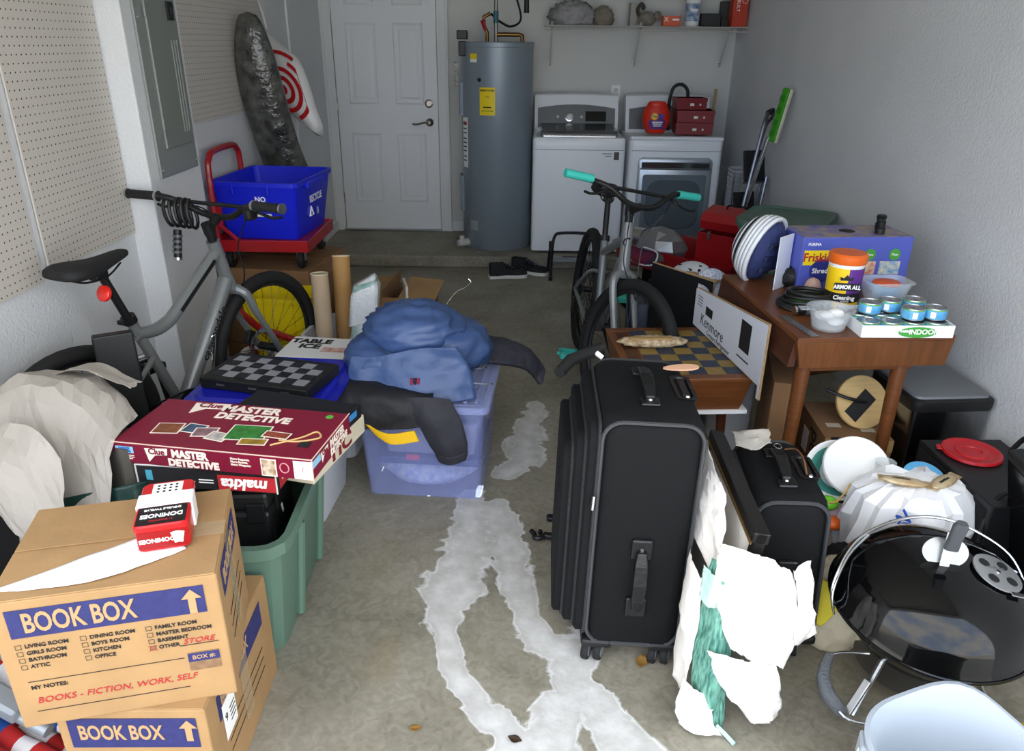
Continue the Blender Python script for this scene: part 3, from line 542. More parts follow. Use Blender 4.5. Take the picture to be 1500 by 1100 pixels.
# ---------------------------------------------------------------- bicycles
def bicycle(label,loc,rz,lean,steer,gripm,pedalm,gripcap,curved,extras):
    t=thing('bicycle',label,'bicycle',loc,0,None,(lean,0,rz))       # local +X forward, Z up, +Y rider's left
    Rw=.335; hub=Vector((.04,0,Rw)); rear=Vector((-.93,0,Rw)); bb=Vector((-.49,0,.275))
    ht,hb=Vector((-.205,0,.865)),Vector((-.145,0,.665)); axv=(ht-hb).normalized()
    SM=Matrix.Translation(hb)@Matrix.Rotation(R(steer),4,axv)@Matrix.Translation(-hb)
    def wheel(c,M,nm):
        RX=Matrix.Rotation(R(90),4,'X')
        ty=obj('tyre' ,B(M).tube([c+Vector((Rw-.024,0,0)).x*Vector((math.cos(2*math.pi*i/48),0,math.sin(2*math.pi*i/48))) for i in range(48)],.026,10,closed=True),rub,t,smooth=True)
        obj('rim',B(M).tube([c+(Rw-.055)*Vector((math.cos(2*math.pi*i/48),0,math.sin(2*math.pi*i/48))) for i in range(48)],.010,6,closed=True),black,t,smooth=True)
        b=B(M)
        for i in range(28):
            a=2*math.pi*i/28; o_=.02 if i%2 else -.02; a2=a+(.35 if i%4<2 else -.35)
            b.tube([c+Vector((.022*math.cos(a2),o_,.022*math.sin(a2))),c+(Rw-.055)*Vector((math.cos(a),0,math.sin(a)))],.0012,4)
        obj('spokes',b,dark,t)
        obj('hub',B(M).tube([c+Vector((0,-.05,0)),c+Vector((0,.05,0))],.018,12),black,t,smooth=True)
        obj('brake_disc',B(M).loft([[c+Vector((r*math.cos(a),.033+k,r*math.sin(a))) for a in [2*math.pi*i/24 for i in range(24)]] for r,k in ((.06,0),(.08,0),(.08,.003),(.06,.003))],closed=True),steel,t)
    wheel(hub,SM,'front'); wheel(rear,Matrix(),'rear')
    # fork and cockpit (turn with the bars)
    b=B(SM)
    for s_ in (-1,1): b.tube(smooth_path([(-.135,s_*.02,.655),(-.12,s_*.055,.63),(-.085,s_*.058,.55),(.03,s_*.058,Rw+.02),(.04,s_*.058,Rw-.01)],4),[.019]*5+[.017]*4+[.014]*8,8)
    b.tube([(-.135,-.03,.652),(-.135,.03,.652)],.022,8); obj('fork',b,grey,t,smooth=True)
    obj('brake_caliper',B(SM).box((-.02,.05,Rw+.06),(.04,.03,.06),(0,30,0)),black,t,bev=.005)
    obj('head_spacer',B(SM).tube([ht,ht+axv*.06],.018,12),black,t,smooth=True)
    obj('stem',B(SM).tube([ht+axv*.05,ht+axv*.05+Vector((.06,0,.035))],.017,10).tube([ht+axv*.03,ht+axv*.075],.021,12),black,t,smooth=True)
    bc=ht+axv*.05+Vector((.065,0,.04)); 
    bars=[(bc.x-.075,-.36,bc.z+.07),(bc.x-.06,-.22,bc.z+.06),(bc.x-.03,-.15,bc.z+.045),(bc.x,-.06,bc.z),(bc.x,.06,bc.z),(bc.x-.03,.15,bc.z+.045),(bc.x-.06,.22,bc.z+.068),(bc.x-.075,.36,bc.z+.07)]
    hbars=obj('handlebar',B(SM).tube(smooth_path(bars,5),.0125,10),black,t,smooth=True)
    obj('cross_brace',B(SM).tube([(bc.x-.035,-.165,bc.z+.052),(bc.x-.035,.165,bc.z+.052)],.008,8),black,t)
    for s_ in (-1,1):
        obj('grip',B(SM).tube([(bc.x-.063,s_*.235,bc.z+.068),(bc.x-.076,s_*.365,bc.z+.07)],[.018,.0175],12),gripm,hbars,smooth=True)
        if gripcap: obj('grip_ring',B(SM).tube([(bc.x-.0625,s_*.225,bc.z+.068),(bc.x-.063,s_*.236,bc.z+.068)],.0205,12),steel,hbars,smooth=True); obj('grip_ring',B(SM).tube([(bc.x-.076,s_*.363,bc.z+.07),(bc.x-.077,s_*.37,bc.z+.07)],.0205,12),steel,hbars,smooth=True)
        obj('brake_lever',B(SM).tube(smooth_path([(bc.x-.045,s_*.185,bc.z+.045),(bc.x-.01,s_*.205,bc.z+.03),(bc.x-.005,s_*.26,bc.z+.015),(bc.x-.0,s_*.30,bc.z+.02)]),[.010]*6+[.006]*13,6),black,hbars,smooth=True)
        obj('brake_cable',B(SM).tube(smooth_path([(bc.x-.03,s_*.18,bc.z+.04),(bc.x+.05,s_*.10,bc.z+.0),(bc.x+.03,s_*.05,bc.z-.12),(-.10,s_*.04,.70),(-.07,.06,.55)]),.0028,5),black,t)
    obj('shifter',B(SM).box((bc.x-.04,-.19,bc.z+.03),(.05,.035,.045)),black,hbars,bev=.01)
    # frame
    fr=obj('head_tube',B().tube([hb-axv*.005,hb.lerp(ht,.4),ht],[.027,.025,.026],14),grey,t,smooth=True)
    if curved:
        obj('top_tube',B().tube(smooth_path([(-.20,0,.815),(-.32,0,.735),(-.45,0,.645),(-.50,0,.622),(-.56,0,.615),(-.64,0,.628)],5),.024,12),grey,t,smooth=True); obj('top_tube_stripe',B().box((-.335,-.0225,.725),(.25,.004,.014),(0,-34.5,0)),black,t)
        text('cannondale',.05,ink,t,T(-.30,-.0315,.52,90)@Matrix.Rotation(R(51),4,'Z'),bold=.0008,align='CENTER')
    else: obj('top_tube',B().tube([(-.19,0,.80),(-.63,0,.62)],.019,12),grey,t,smooth=True)
    obj('down_tube',B().tube([(-.165,0,.70),bb],[.031,.031],12),grey,t,smooth=True)
    obj('seat_tube',B().tube([bb,(-.652,0,.69)],.019,12),grey,t,smooth=True)
    for s_ in (-1,1):
        obj('chain_stay',B().tube([bb+Vector((0,s_*.03,0)),(-.65,s_*.05,.29),rear+Vector((0,s_*.062,0))],[.014,.013,.010],8),grey,t,smooth=True)
        obj('seat_stay',B().tube(smooth_path([(-.60,s_*.02,.53),(-.68,s_*.05,.50),rear+Vector((0,s_*.062,0))],4),.010,8),grey,t,smooth=True)
    obj('seat_clamp',B().tube([(-.648,0,.675),(-.657,0,.70)],.025,12).box((-.675,0,.685),(.03,.03,.014)),black,t)
    obj('seat_post',B().tube([(-.652,0,.68),(-.728,0,.875)],.0145,12),black,t,smooth=True)
    # saddle
    rings=[]
    for xx,w_,zt_,zb in ((-.895,.045,.915,.895),(-.885,.07,.927,.885),(-.85,.08,.935,.88),(-.80,.072,.93,.875),(-.75,.045,.925,.872),(-.69,.027,.93,.885),(-.63,.022,.935,.90),(-.605,.012,.925,.908)):
        rings.append([Vector((xx,y*w_,zb+(zt_-zb)*q)) for y,q in ((-1,.25),(-.9,.8),(-.5,1),(0,.93),(.5,1),(.9,.8),(1,.25),(.8,0),(-.8,0))])
    sd=obj('saddle',B().loft(rings),mat('saddle_black','1a1a1b',.75),t,smooth=True,sub=1,ang=180)
    for s_ in (-.022,.022): obj('saddle_rail',B().tube(smooth_path([(-.86,s_,.885),(-.80,s_,.862),(-.72,s_,.862),(-.65,s_*.5,.89)]),.0035,6),black,sd)
    obj('saddle_clamp',B().box((-.735,0,.868),(.05,.04,.03)),black,t,bev=.005)
    # drivetrain
    RX=Matrix.Rotation(R(90),4,'X')
    obj('chainring',B().lathe([(.02,-.003),(.085,-.003),(.085,.003),(.02,.003)],28,bb+Vector((0,-.05,0)),RX),dark,t)
    obj('crank',B().tube([bb+Vector((0,-.065,0)),bb+Vector((.02,-.07,-.155))],.011,8).tube([bb+Vector((0,.065,0)),bb+Vector((-.02,.07,.155))],.011,8).tube([bb+Vector((0,-.07,0)),bb+Vector((0,.07,0))],.022,10),black,t,smooth=True)
    for s_,dx,dz in ((-1,.02,-.155),(1,-.02,.155)):
        b=B(); c=bb+Vector((dx,s_*.125,dz)); 
        b.box(c+Vector((.042,0,0)),(.014,.095,.026)); b.box(c+Vector((-.042,0,0)),(.014,.095,.026)); b.box(c+Vector((0,.043,0)),(.08,.012,.024)); b.box(c+Vector((0,-.043,0)),(.08,.012,.024)); b.tube([c+Vector((0,-.06,0)),c+Vector((0,.06,0))],.010,8)
        obj('pedal',b,pedalm,t,bev=.003)
    obj('sprocket',B().lathe([(.02,-.01),(.06,-.008),(.045,.012),(.02,.012)],20,rear+Vector((0,-.045,0)),RX),dark,t)
    obj('chain',B().tube([bb+Vector((0,-.05,.085)),rear+Vector((0,-.045,.05))],.004,5).tube([bb+Vector((0,-.05,-.085)),rear+Vector((0,-.045,-.07))],.004,5),dark,t)
    obj('derailleur',B().box(rear+Vector((.01,-.06,-.09)),(.04,.02,.09)),black,t,bev=.006)
    if extras:
        obj('reflector',B().loft([circ(.026,0,14),circ(.028,.004,14),circ(.026,.014,14)],True,True) if False else B(T(-.705,-.0,.795,0,-70,0)).lathe([(.022,.016),(.028,.02),(.028,.03),(.02,.036)],16),mat('reflector_red','e02a20',.15,spec=.8),t,smooth=True)
        obj('reflector_bracket',B().tube([(-.70,0,.80),(-.735,0,.80)],.008,6),black,t)
        c_=smooth_path([(-.345,-.03,.46),(-.365,-.065,.46),(-.385,-.075,.43),(-.40,-.075,.32),(-.405,-.05,.30),(-.40,-.03,.31)],4); obj('bottle_cage',B().tube(c_,.0035,6).tube(smooth_path([(-.345,-.03,.36),(-.33,-.035,.50),(-.315,-.04,.515),(-.305,-.035,.50),(-.345,-.03,.34)],4),.0035,6),steel,t)
        obj('fender',B().box((-.62,0,.46),(.008,.012,.10)),grey,t)
    else:
        b=B(); b.tube([hb.lerp(ht,.62)+Vector((.026,.018*math.cos(R(60+i*25)),.018*math.sin(R(60+i*25)))) for i in range(11)],.003,5); obj('head_badge',b,ink,t)
        obj('kickstand',B().tube([(-.55,.04,.27),(-.58,.16,.0)],.009,8),black,t)
    return t,bc,SM
blackgrip=mat('black_grip','1b1b1c',.7,bump=.4,bscale=200); teal=mat('teal_rubber','3fbfae',.5)
bk,bc,SM=bicycle('grey bicycle with black saddle and red reflector leaning by the left wall',(-1.12,3.08,0),69,0,0,blackgrip,black,True,True,True)
Lt=thing('cable_lock','black coiled cable lock hung on the left bicycle handlebar','cable lock',(-1.12,3.08,0),69)
pts=[]
for i in range(66):
    a=i/65; th=a*2*math.pi*4.5; pts.append((bc.x-.035-.03*math.sin(th)*1.0,.215-.13*a-.012*math.cos(th),bc.z+.005-.055*math.cos(th)))
obj('cable',B().tube(pts,.007,8),black,Lt,smooth=True)
obj('lock_barrel',B().tube([(bc.x-.055,.165,bc.z-.06),(bc.x-.075,.165,bc.z-.165)],.016,12),black,Lt,smooth=True); obj('end_cap',B().tube([(bc.x-.075,.165,bc.z-.165),(bc.x-.077,.165,bc.z-.175)],.0165,12),steel,Lt)
for i in range(4): obj('number_ring',B().tube([(bc.x-.058-.005*i,.165,bc.z-.078-.02*i),(bc.x-.0595-.005*i,.165,bc.z-.088-.02*i)],.0185,12),mat('ring_grey','55585a',.4),Lt)
bicycle('grey bicycle with teal grips and teal pedals facing the camera',(.40,3.12,.0),-86,-6,24,teal,teal,False,False,False)
# ---------------------------------------------------------------- left front: boxes, totes, games
def bookbox(label,x,y,z,w_,d_,h_,rz,full):
    t=thing('moving_box',label,'box',(x,y,z),rz,'book boxes stacked in the left foreground')
    obj('carton',B().box((0,0,h_/2),(w_,d_,h_)),card,t,bev=.004)
    obj('top_flap',B().box((0,-d_/4-.001,h_+.0015),(w_-.006,d_/2-.004,.003)),card,t,bev=.001); obj('top_flap',B().box((0,d_/4+.001,h_+.0015),(w_-.006,d_/2-.004,.003)),card,t,bev=.001)
    F=lambda x,z,o_=.0012: T(x,-d_/2-o_,z,90)
    S_=w_/.4
    plate(t,F(0,h_*.83 if full else h_*.8),w_*.86,h_*.21 if full else h_*.26,navy,'title_band')
    text('BOOK BOX',(.062 if full else .072)*S_,mat('kraft_letter','ad8c62',.85),t,F(-w_*.37,h_*.825 if full else h_*.8,.002),align='LEFT',xs=.60,bold=.0014)
    ar=[(-.007,-.03),(.007,-.03),(.007,.006),(.019,.006),(0,.028),(-.019,.006),(-.007,.006)]
    obj('arrow',B(F(w_*.37,h_*.825,.002)).prism(ar,.0006),MATS['kraft_letter'],t)
    if full:
        names=[['LIVING ROOM','GIRLS ROOM','BATHROOM','ATTIC'],['DINING ROOM','BOYS ROOM','KITCHEN','OFFICE'],['FAMILY ROOM','MASTER BEDROOM','BASEMENT','OTHER']]
        for c,(x0,col) in enumerate(zip((-.168,-.055,.062),names)):
            for r_,s_ in enumerate(col):
                z0=h_*.655-r_*.0165
                bx=B(F(x0,z0)); bx.tube([(-.005,-.005,0),(.005,-.005,0),(.005,.005,0),(-.005,.005,0)],.0006,4,closed=True); cb=obj('check_box',bx,ink,t)
                text(s_,.0125,ink,t,F(x0+.011,z0,.0012),align='LEFT',bold=.0002,xs=.95)
                if s_=='OTHER': obj('red_cross',B(F(x0,z0,.002)).tube([(-.008,-.007,0),(.008,.007,0)],.0006,4).tube([(-.008,.007,0),(.008,-.007,0)],.0006,4),redink,t,kind='stuff')
        text('STORE',.018,redink,t,F(.118,h_*.655-.046,.0012),align='LEFT',shear=.3,xs=1.1)
        for x0,x1,z0 in ((.112,.185,h_*.655-.055),(-.17,.115,h_*.375),(-.17,.115,h_*.13)): obj('rule_line',B().box(((x0+x1)/2,-d_/2-.001,z0),(x1-x0,.0008,.0012)),ink,t)
        text('MY NOTES:',.013,ink,t,F(-.168,h_*.325),align='LEFT',bold=.0002)
        text('BOOKS - FICTION, WORK, SELF',.021,redink,t,F(-.165,h_*.215),align='LEFT',shear=.25,xs=1.0)
        plate(t,F(.152,h_*.335),.06,.046,mat('stamped_kraft','8a6a4c',.8,var=.3,scale=80),'number_field'); plate(t,F(.152,h_*.37,.0018),.06,.021,navy,'number_band'); text('BOX #:',.014,MATS['kraft_letter'],t,F(.152,h_*.37,.0024),bold=.0002)
    # right side print
    G=lambda y,z,o_=.0012: T(w_/2+o_,y,z,90,0,90)
    plate(t,G(-.005,h_*.83 if full else h_*.8),d_*.72,h_*.22,navy,'title_band'); text('BOOK BOX',.05,MATS['kraft_letter'],t,G(-d_*.33,h_*.825,.002),align='LEFT',xs=.7,bold=.001)
    for i in range(3): obj('rule_line',B().box((w_/2+.001,0,h_*.5-.03*i),(.0008,d_*.6,.002)),ink,t)
    obj('clear_tape',B().box((w_/2+.0015,0,h_*.6),(.0008,.05,h_*.75)).box((w_/4+.02,0,h_+.0038),(w_/2-.04,.05,.0008)),mat('clear_tape','cdb48c',.12,alpha=.35),t)
    if not full: plate(t,G(-.11,h_*.62,.0022),.07,.10,wink,'shipping_label'); text('9',.03,ink,t,G(-.13,h_*.64,.003)); [plate(t,G(-.095,h_*.66-.012*i,.003),.03,.003,ink,'print_line') for i in range(4)]
    return t
bookbox('lower book box on the floor under the marked book box',-.797,1.355,0,.31,.43,.315,1.5,False)
bookbox('upper book box with red handwritten notes and ticked check box',-.818,1.292,.316,.405,.315,.31,14.4,True)
ZB=.63
# paper sheet and domino tins on the upper book box
b=B(); o=obj('paper_sheet',cloth([[(-.985,1.12,ZB+.002),(-.92,1.125,ZB+.004)],[(-.86,1.23,ZB+.002),(-.79,1.16,ZB+.006)],[(-.73,1.34,ZB+.002),(-.67,1.26,ZB+.003)]],24,10,.0025,14,3),mat('white_sheet','f2f2f0',.6),smooth=True,ang=180,solid=.0006); tag(o,'white creased paper strip lying across the upper book box','paper')
dr,db_=mat('tin_red','c01a1e',.3),mat('tin_black','1a1214',.3)
t=thing('domino_tin','red and black domino tin with white paper band on the upper book box','tin',(-.735,1.335,ZB+.004),17)
obj('tin',B().loft([rrect(.098,.165,.012,0),rrect(.10,.167,.012,.002),rrect(.10,.167,.012,.052)]),[dr],t,smooth=True,ang=30)
obj('lid',B().loft([rrect(.104,.171,.013,.044),rrect(.104,.171,.013,.057),rrect(.098,.165,.012,.060)]),dr,t,smooth=True,ang=30)
plate(t,T(.0,-.048,.0605),.094,.066,db_,'title_panel'); text('DOMINOES',.0185,wink,t,T(0,-.05,.0612,0,0,180),bold=.0006,xs=.85); text('DOUBLE TWELVE',.009,wink,t,T(0,-.027,.0612,0,0,180),bold=.0002); text('91 DOMINOES',.007,redink,t,T(0,-.068,.0612,0,0,180))
plate(t,T(0,.055,.0605),.06,.045,wink,'tile_print')
for i in range(4):
    for j in range(3): obj('pip',B().lathe([(.003,0),(.003,.001)],8,(-.018+.012*i,.043+.012*j,.0606)),ink,t)
plate(t,T(.0,-.0862,.026,90),.09,.04,mat('tin_dark_red','8f1216',.3),'front_print'); text('DOMINOES',.013,wink,t,T(-.01,-.0868,.026,90)@Matrix.Rotation(R(180),4,'Z'),bold=.0004)
for s_,r_ in ((.026,12),(.034,-14)): obj('tile_print',B(T(s_,-.087,.028,90,0,0)@Matrix.Rotation(R(r_),4,'Z')).box((0,0,0),(.013,.026,.0006)),wink,t)
obj('paper_band',B().box((0,.012,.031),(.110,.05,.064)),white,t,bev=.003)
o=obj('paper_scrap',cloth([[(-.80,1.43,ZB+.003),(-.74,1.42,ZB+.01)],[(-.79,1.46,ZB+.02),(-.72,1.45,ZB+.045)]],8,8,.004,30,5),mat('brown_scrap','a3937a',.9),smooth=True,solid=.0006); tag(o,'torn brown paper scrap behind the domino tin','paper')
# green tote with tool cases
tg=mat('sage_green_plastic','5c7868',.45,var=.06,scale=5)
t=thing('storage_tote','open sage green storage tote full of boxes in the left foreground','storage tote',(-.865,1.895,0),2)
obj('tub',B().loft(tub_rings(.42,.54,.50,.62,.39,.06,.016,.005,.035)),tg,t,smooth=True,ang=25)
for y in (-.12,.14): obj('side_rib',B().tube([(.222,y,.02),(.252,y,.34)],.014,8),tg,t,smooth=True)
for x in (-.12,.12): obj('side_rib',B().tube([(x,-.282,.02),(x,-.312,.34)],.014,8),tg,t,smooth=True)
t=thing('tool_case','black plastic tool case sitting inside the green tote','tool case',(-.80,1.84,.012),4)
obj('lower_shell',B().box((0,0,.20),(.25,.26,.40)),black,t,bev=.015); obj('upper_shell',B().box((0,0,.43),(.25,.26,.055)),black,t,bev=.012)
for x in (-.09,.09): obj('latch',B().box((x,-.134,.40),(.05,.012,.06)),dark,t,bev=.003)
obj('latch',B().box((.129,-.05,.40),(.012,.05,.06)),dark,t,bev=.003); obj('rib',B().box((.127,-.10,.25),(.006,.03,.2)),black,t)
obj('paint_mark',B().box((.1285,-.02,.35),(.001,.012,.05),(20,0,0)),wink,t)
t=thing('power_tool_box','black tool carton with red band and white edges under the detective game','box',(-.80,1.835,.495),-5)
obj('carton',B().box((0,0,.032),(.38,.28,.064)),mat('carton_black','1e1d1f',.5),t,bev=.002)
for a_,b_ in (((-.19,-.14,.0),(-.19,-.14,.064)),((.19,-.14,0),(.19,-.14,.064)),((-.19,-.14,.064),(.19,-.14,.064)),((.19,-.14,.064),(.19,.14,.064))): obj('worn_edge',B().tube([a_,b_],.0022,5),mat('worn_white','d5d2cc',.9),t)
plate(t,T(.11,-.1408,.026,90),.155,.044,redink,'brand_band'); text('makita',.045,wink,t,T(.105,-.1415,.024,90)@Matrix.Rotation(R(180),4,'Z'),bold=.0016,shear=.2,xs=1.05); plate(t,T(.1908,-.06,.03,90,0,90),.12,.05,redink,'brand_band'); text('makita',.034,wink,t,T(.1915,-.06,.03,90,0,90)@Matrix.Rotation(R(180),4,'Z'),bold=.001,shear=.2)
plate(t,T(-.155,-.1408,.035,90),.018,.03,mat('figure_blue','4aa0b8',.6),'figure_print'); [plate(t,T(.0,-.1408,.03-.008*i,90),.04,.003,wink,'print_line') for i in range(2)]
# game boxes
t=thing('board_game','cream board game box with red letters under the detective game','board game',(-.70,2.0,.452),-14); obj('carton',B().box((0,0,.03),(.37,.33,.06)),mat('cream_box','d8cdb4',.75,var=.15,scale=14),t,bev=.003); text('TIC',.062,mat('maroon_ink','7a1f2a',.6),t,T(.186,.0,.03,90,0,90),bold=.002,xs=1.5); 
t=thing('board_game','dark board game box with pink lettering under the detective game','board game',(-.70,1.99,.514),-16); obj('carton',B().box((0,0,.021),(.36,.32,.042)),mat('midnight_box','17181f',.55),t,bev=.002); obj('script_print',B(T(.1812,-.03,.021,90,0,90)).tube([(.007*i-.07,.010*math.sin(i*1.7)+.003*math.sin(i*.6),0) for i in range(24)],.004,5),mat('pink_ink','d8566e',.5),t)
plate(t,T(.13,-.16-.0006,.021,90),.08,.04,mat('photo_print','8fb2c0',.6,var=.8,scale=60,col2='26303c'),'photo_print'); plate(t,T(.183,.10,.03,90,0,90),.05,.02,mat('sky_ink','3a86c0',.5),'print_patch')
mar=mat('game_maroon','7d1230',.45,var=.12,scale=60)
t=thing('board_game','maroon detective board game box on top of the game pile','board game',(-.765,1.812,.561),-8.5)
GW,GD,GH=.55,.265,.06
obj('lid',B().box((0,0,GH/2),(GW,GD,GH)),mar,t,bev=.0025)
for a_,b_ in (((-GW/2,-GD/2,GH),(GW/2,-GD/2,GH)),((GW/2,-GD/2,GH),(GW/2,GD/2,GH)),((GW/2,-GD/2,0),(GW/2,-GD/2,GH))): obj('worn_edge',B().tube([a_,b_],.0018,5),mat('worn_pink','d8b8a8',.9),t)
F=lambda x,z,o_=.0008:T(x,-GD/2-o_,z,90); cream=mat('cream_ink','f3e6d6',.6)
plate(t,F(-.24,.040),.05,.019,mat('pale_blue','8fc4de',.5),'maker_badge'); text('PARKER',.010,mat('mid_blue','2864a8',.5),t,F(-.24,.044,.0014),bold=.0004,xs=.9); text('BROTHERS',.009,MATS['mid_blue'],t,F(-.24,.036,.0014),bold=.0004,xs=.8)
for i in range(3): plate(t,F(-.238,.024-.005*i),.046-.012*(i==2),.0022,cream,'print_line')
poly=[(-.03,.014),(.035,.018),(.032,-.002),(-.002,-.005),(-.022,-.026)]
def clue(M,s_):
    obj('title_flag',B(M@Matrix.Scale(s_,4)).prism(poly,.0006),cream,t); text('Clue',.024*s_,mar,t,M@T(.003*s_,.006*s_,.0012),bold=.0006)
clue(F(-.152,.036),1.0)
text('MASTER',.030,cream,t,F(-.058,.040),bold=.0016,xs=.92); text('DETECTIVE',.028,cream,t,F(-.05,.014),bold=.0016,xs=1.0)
for i in range(3): text(('More Suspects,','More Rooms,','More Weapons')[i],.0085,cream,t,F(.055,.043-.0085*i),align='LEFT',bold=.0003)
plate(t,F(.158,.027),.042,.05,cream,'portrait_border'); plate(t,F(.158,.027,.0014),.036,.044,mat('portrait','8a5a2a',.6,var=.7,scale=70,col2='e8dcc4'),'portrait'); plate(t,F(.25,.028),.05,.052,wink,'price_sticker'); text('/',.02,redink,t,F(.25,.03,.0014)); obj('magnifier_print',B(F(.20,.03,.001)).tube([(.012*math.cos(R(30*i)),.014*math.sin(R(30*i)),0) for i in range(12)],.0018,4,closed=True),mat('print_pinkgrey','d88a90',.6),t)
G=lambda y,z,o_=.0008:T(GW/2+o_,y,z,90,0,90)
text('MASTER',.032,cream,t,G(.035,.040),bold=.0014,xs=.85); text('DETECTIVE',.028,cream,t,G(.045,.014),bold=.0014,xs=.85); clue(G(-.055,.038),.75); plate(t,G(-.105,.042),.05,.02,MATS['pale_blue'],'maker_badge')
U=lambda x,y,r_=0,o_=.0008:T(x,y,GH+o_,0,0,r_)
text('MASTER',.05,cream,t,U(.0,.10),bold=.002,xs=.95); text('DETECTIVE',.046,cream,t,U(.025,.055),bold=.002,xs=.95); obj('title_flag',B(U(-.13,.095)@Matrix.Scale(1.6,4)).prism(poly,.0006),cream,t); text('Clue',.038,mar,t,U(-.125,.105,0,.0024),bold=.0008)
pics=[(-.17,-.04,.075,.06,8,'9a5a3a'),(-.10,-.03,.06,.05,-6,'48607a'),(-.06,-.045,.065,.05,10,'a07a80'),(-.015,-.062,.06,.045,-10,'d0c8c0'),(.055,-.03,.11,.085,4,'3f8a3c'),(.09,-.075,.075,.035,6,'b08a30'),(.135,-.03,.075,.035,-4,'a8503c')]
for i,(x,y,w_,h_,r_,c_) in enumerate(pics):
    plate(t,U(x,y,r_,.0008+.0005*i),w_,h_,cream,'picture_border',.0005); plate(t,U(x,y,r_,.0012+.0005*i),w_-.008,h_-.008,mat('game_pic_%d'%i,c_,.5,var=.55,scale=45),'picture',.0005)
obj('rope_print',B(U(.20,-.02)).tube([(x,y,0) for x,y in [(p.x,p.y) for p in smooth_path([(-.06,-.06,0),(0,-.01,0),(.03,.03,0),(.05,.0,0),(.0,-.03,0),(-.05,-.03,0)])]],.003,4),mat('rope_tan','c9a46a',.7),t)
obj('green_sticker',B(U(.23,.10)).lathe([(.011,0),(.011,.0008)],16),mat('green_sticker','58b040',.5),t); plate(t,U(.225,-.06),.03,.03,ink,'skull_print')
# white bin with blue lid, chess board
t=thing('lidded_bin','white plastic bin with glossy dark blue lid under the chess board','storage bin',(-.855,2.42,0),-4)
obj('tub',B().loft(tub_rings(.36,.33,.44,.38,.46,.04,.012,.004,.02)),mat('bin_grey_white','c3c7cc',.4),t,smooth=True,ang=25)
bl=mat('lid_blue','1a1fa0',.22); obj('lid',B().loft([rrect(.49,.43,.04,.455),rrect(.50,.44,.045,.47),rrect(.49,.43,.045,.485),rrect(.44,.38,.04,.487),rrect(.42,.36,.04,.497),rrect(.3,.25,.03,.498)]),bl,t,smooth=True,ang=30)
obj('handle_latch',B().tube(smooth_path([(-.12,-.222,.478),(-.08,-.232,.468),(.08,-.232,.468),(.12,-.222,.478)]),.009,8),bl,t,smooth=True)
t=thing('chess_board','folded black and grey plastic chess board box on the blue lid','chess board',(-.853,2.388,.5),-14); 
cb=mat('chess_black','161616',.5); cgm=mat('chess_grey','85868a',.5)
obj('case',B().box((0,0,.019),(.40,.235,.038)),cb,t,bev=.004)
for i in range(8):
    for j in range(4):
        b=B(); b.box((-.154+.044*i,-.066+.044*j,.0388),(.043,.043,.0018)); obj('square',b,cgm if (i+j)%2 else mat('chess_dark','1e1e20',.35),t)
for x in (-.12,0,.12): obj('clasp',B().box((x,-.1185,.02),(.03,.003,.006)),mat('clasp_grey','4a4a4c',.5),t)
# grey tote with white game box
t=thing('grey_tote','light grey tote between the chess board and the grey tub','storage tote',(-.80,2.86,0),-3); obj('tub',B().loft(tub_rings(.28,.26,.33,.30,.40,.04,.012,.004,.02)),MATS['light_grey_plastic'],t,smooth=True,ang=25)
t=thing('white_game_box','white flat game box with bold black letters on the grey tote','box',(-.80,2.85,.401),-6); obj('carton',B().box((0,0,.02),(.30,.22,.04)),mat('box_white','dcdcd8',.6),t,bev=.002); text('TABLE',.06,ink,t,T(-.06,.06,.0405),bold=.003); text('ICE',.06,ink,t,T(-.05,.005,.0405),bold=.003); plate(t,T(.07,-.02,.0408),.12,.05,mat('wave_red','a83a30',.5,var=.6,scale=20,col2='e0dccc'),'picture'); obj('coin_print',B(T(.125,.075,.0405)).lathe([(.018,0),(.018,.0006)],16),mat('coin_gold','b09a40',.5),t)
tag(obj('pill_bottle',B().lathe([(.03,0),(.03,.035),(.026,.037),(0,.037)],18,(-.70,3.14,.401-.0)),white,smooth=True),'small white bottle cap beside the wrapped plastic pack','bottle') if False else None
# clear storage bin with contents
cp=mat('clear_blue_plastic','aab6f0',.12,alpha=.22,spec=.6); cl_=mat('clear_lid_plastic','b4c0f4',.15,alpha=.36,spec=.6)
CX,CY=-.335,2.645
t=thing('clear_storage_bin','clear blue tinted storage bin with lid under the pile of jackets','storage bin',(CX,CY,0),-4)
obj('tub',B().loft(tub_rings(.43,.40,.47,.44,.385,.03,.008,.003,.015)),cp,t,smooth=True,ang=25)
obj('lid',B().loft([rrect(.50,.47,.03,.372),rrect(.505,.475,.035,.385),rrect(.50,.47,.035,.40),rrect(.45,.42,.03,.40),rrect(.44,.41,.03,.392)]),cl_,t,smooth=True,ang=30)
for x in (.08,.12,.16,.2): obj('lid_rib',B().box((x,0,.398),(.012,.38,.008)),cl_,t,bev=.002)
tag(obj('folded_towels',lump((CX,CY,.075),(.195,.18,.085),5,.10,3,flat=-.06),mat('towel_blue','9fb0ea',.95,var=.5,scale=40,col2='d8def6',bump=.6,bscale=90),smooth=True,ang=180,rot=None),'pale blue patterned towels folded inside the clear bin','towels')
t=thing('inner_box','smaller clear box with red latch inside the clear bin','storage box',(CX+.02,CY-.01,.165),-4); obj('tub',B().loft(tub_rings(.33,.30,.36,.34,.14,.02,.006,.003,.012)),mat('clear_grey_plastic','c6ccf4',.2,alpha=.45),t,smooth=True,ang=25); obj('dark_tray',B().box((0,0,-.02),(.38,.36,.03)),mat('tray_navy','3a427e',.5),t,bev=.006); obj('latch',B().box((-.06,-.184,.0),(.05,.012,.022)),mat('latch_red','d8305c',.4),t,bev=.003); obj('contents',lump((-.05,-.04,.06),(.09,.08,.045),6,.15,3),mat('white_cloth','e4e6ee',.9),t,smooth=True,ang=180)
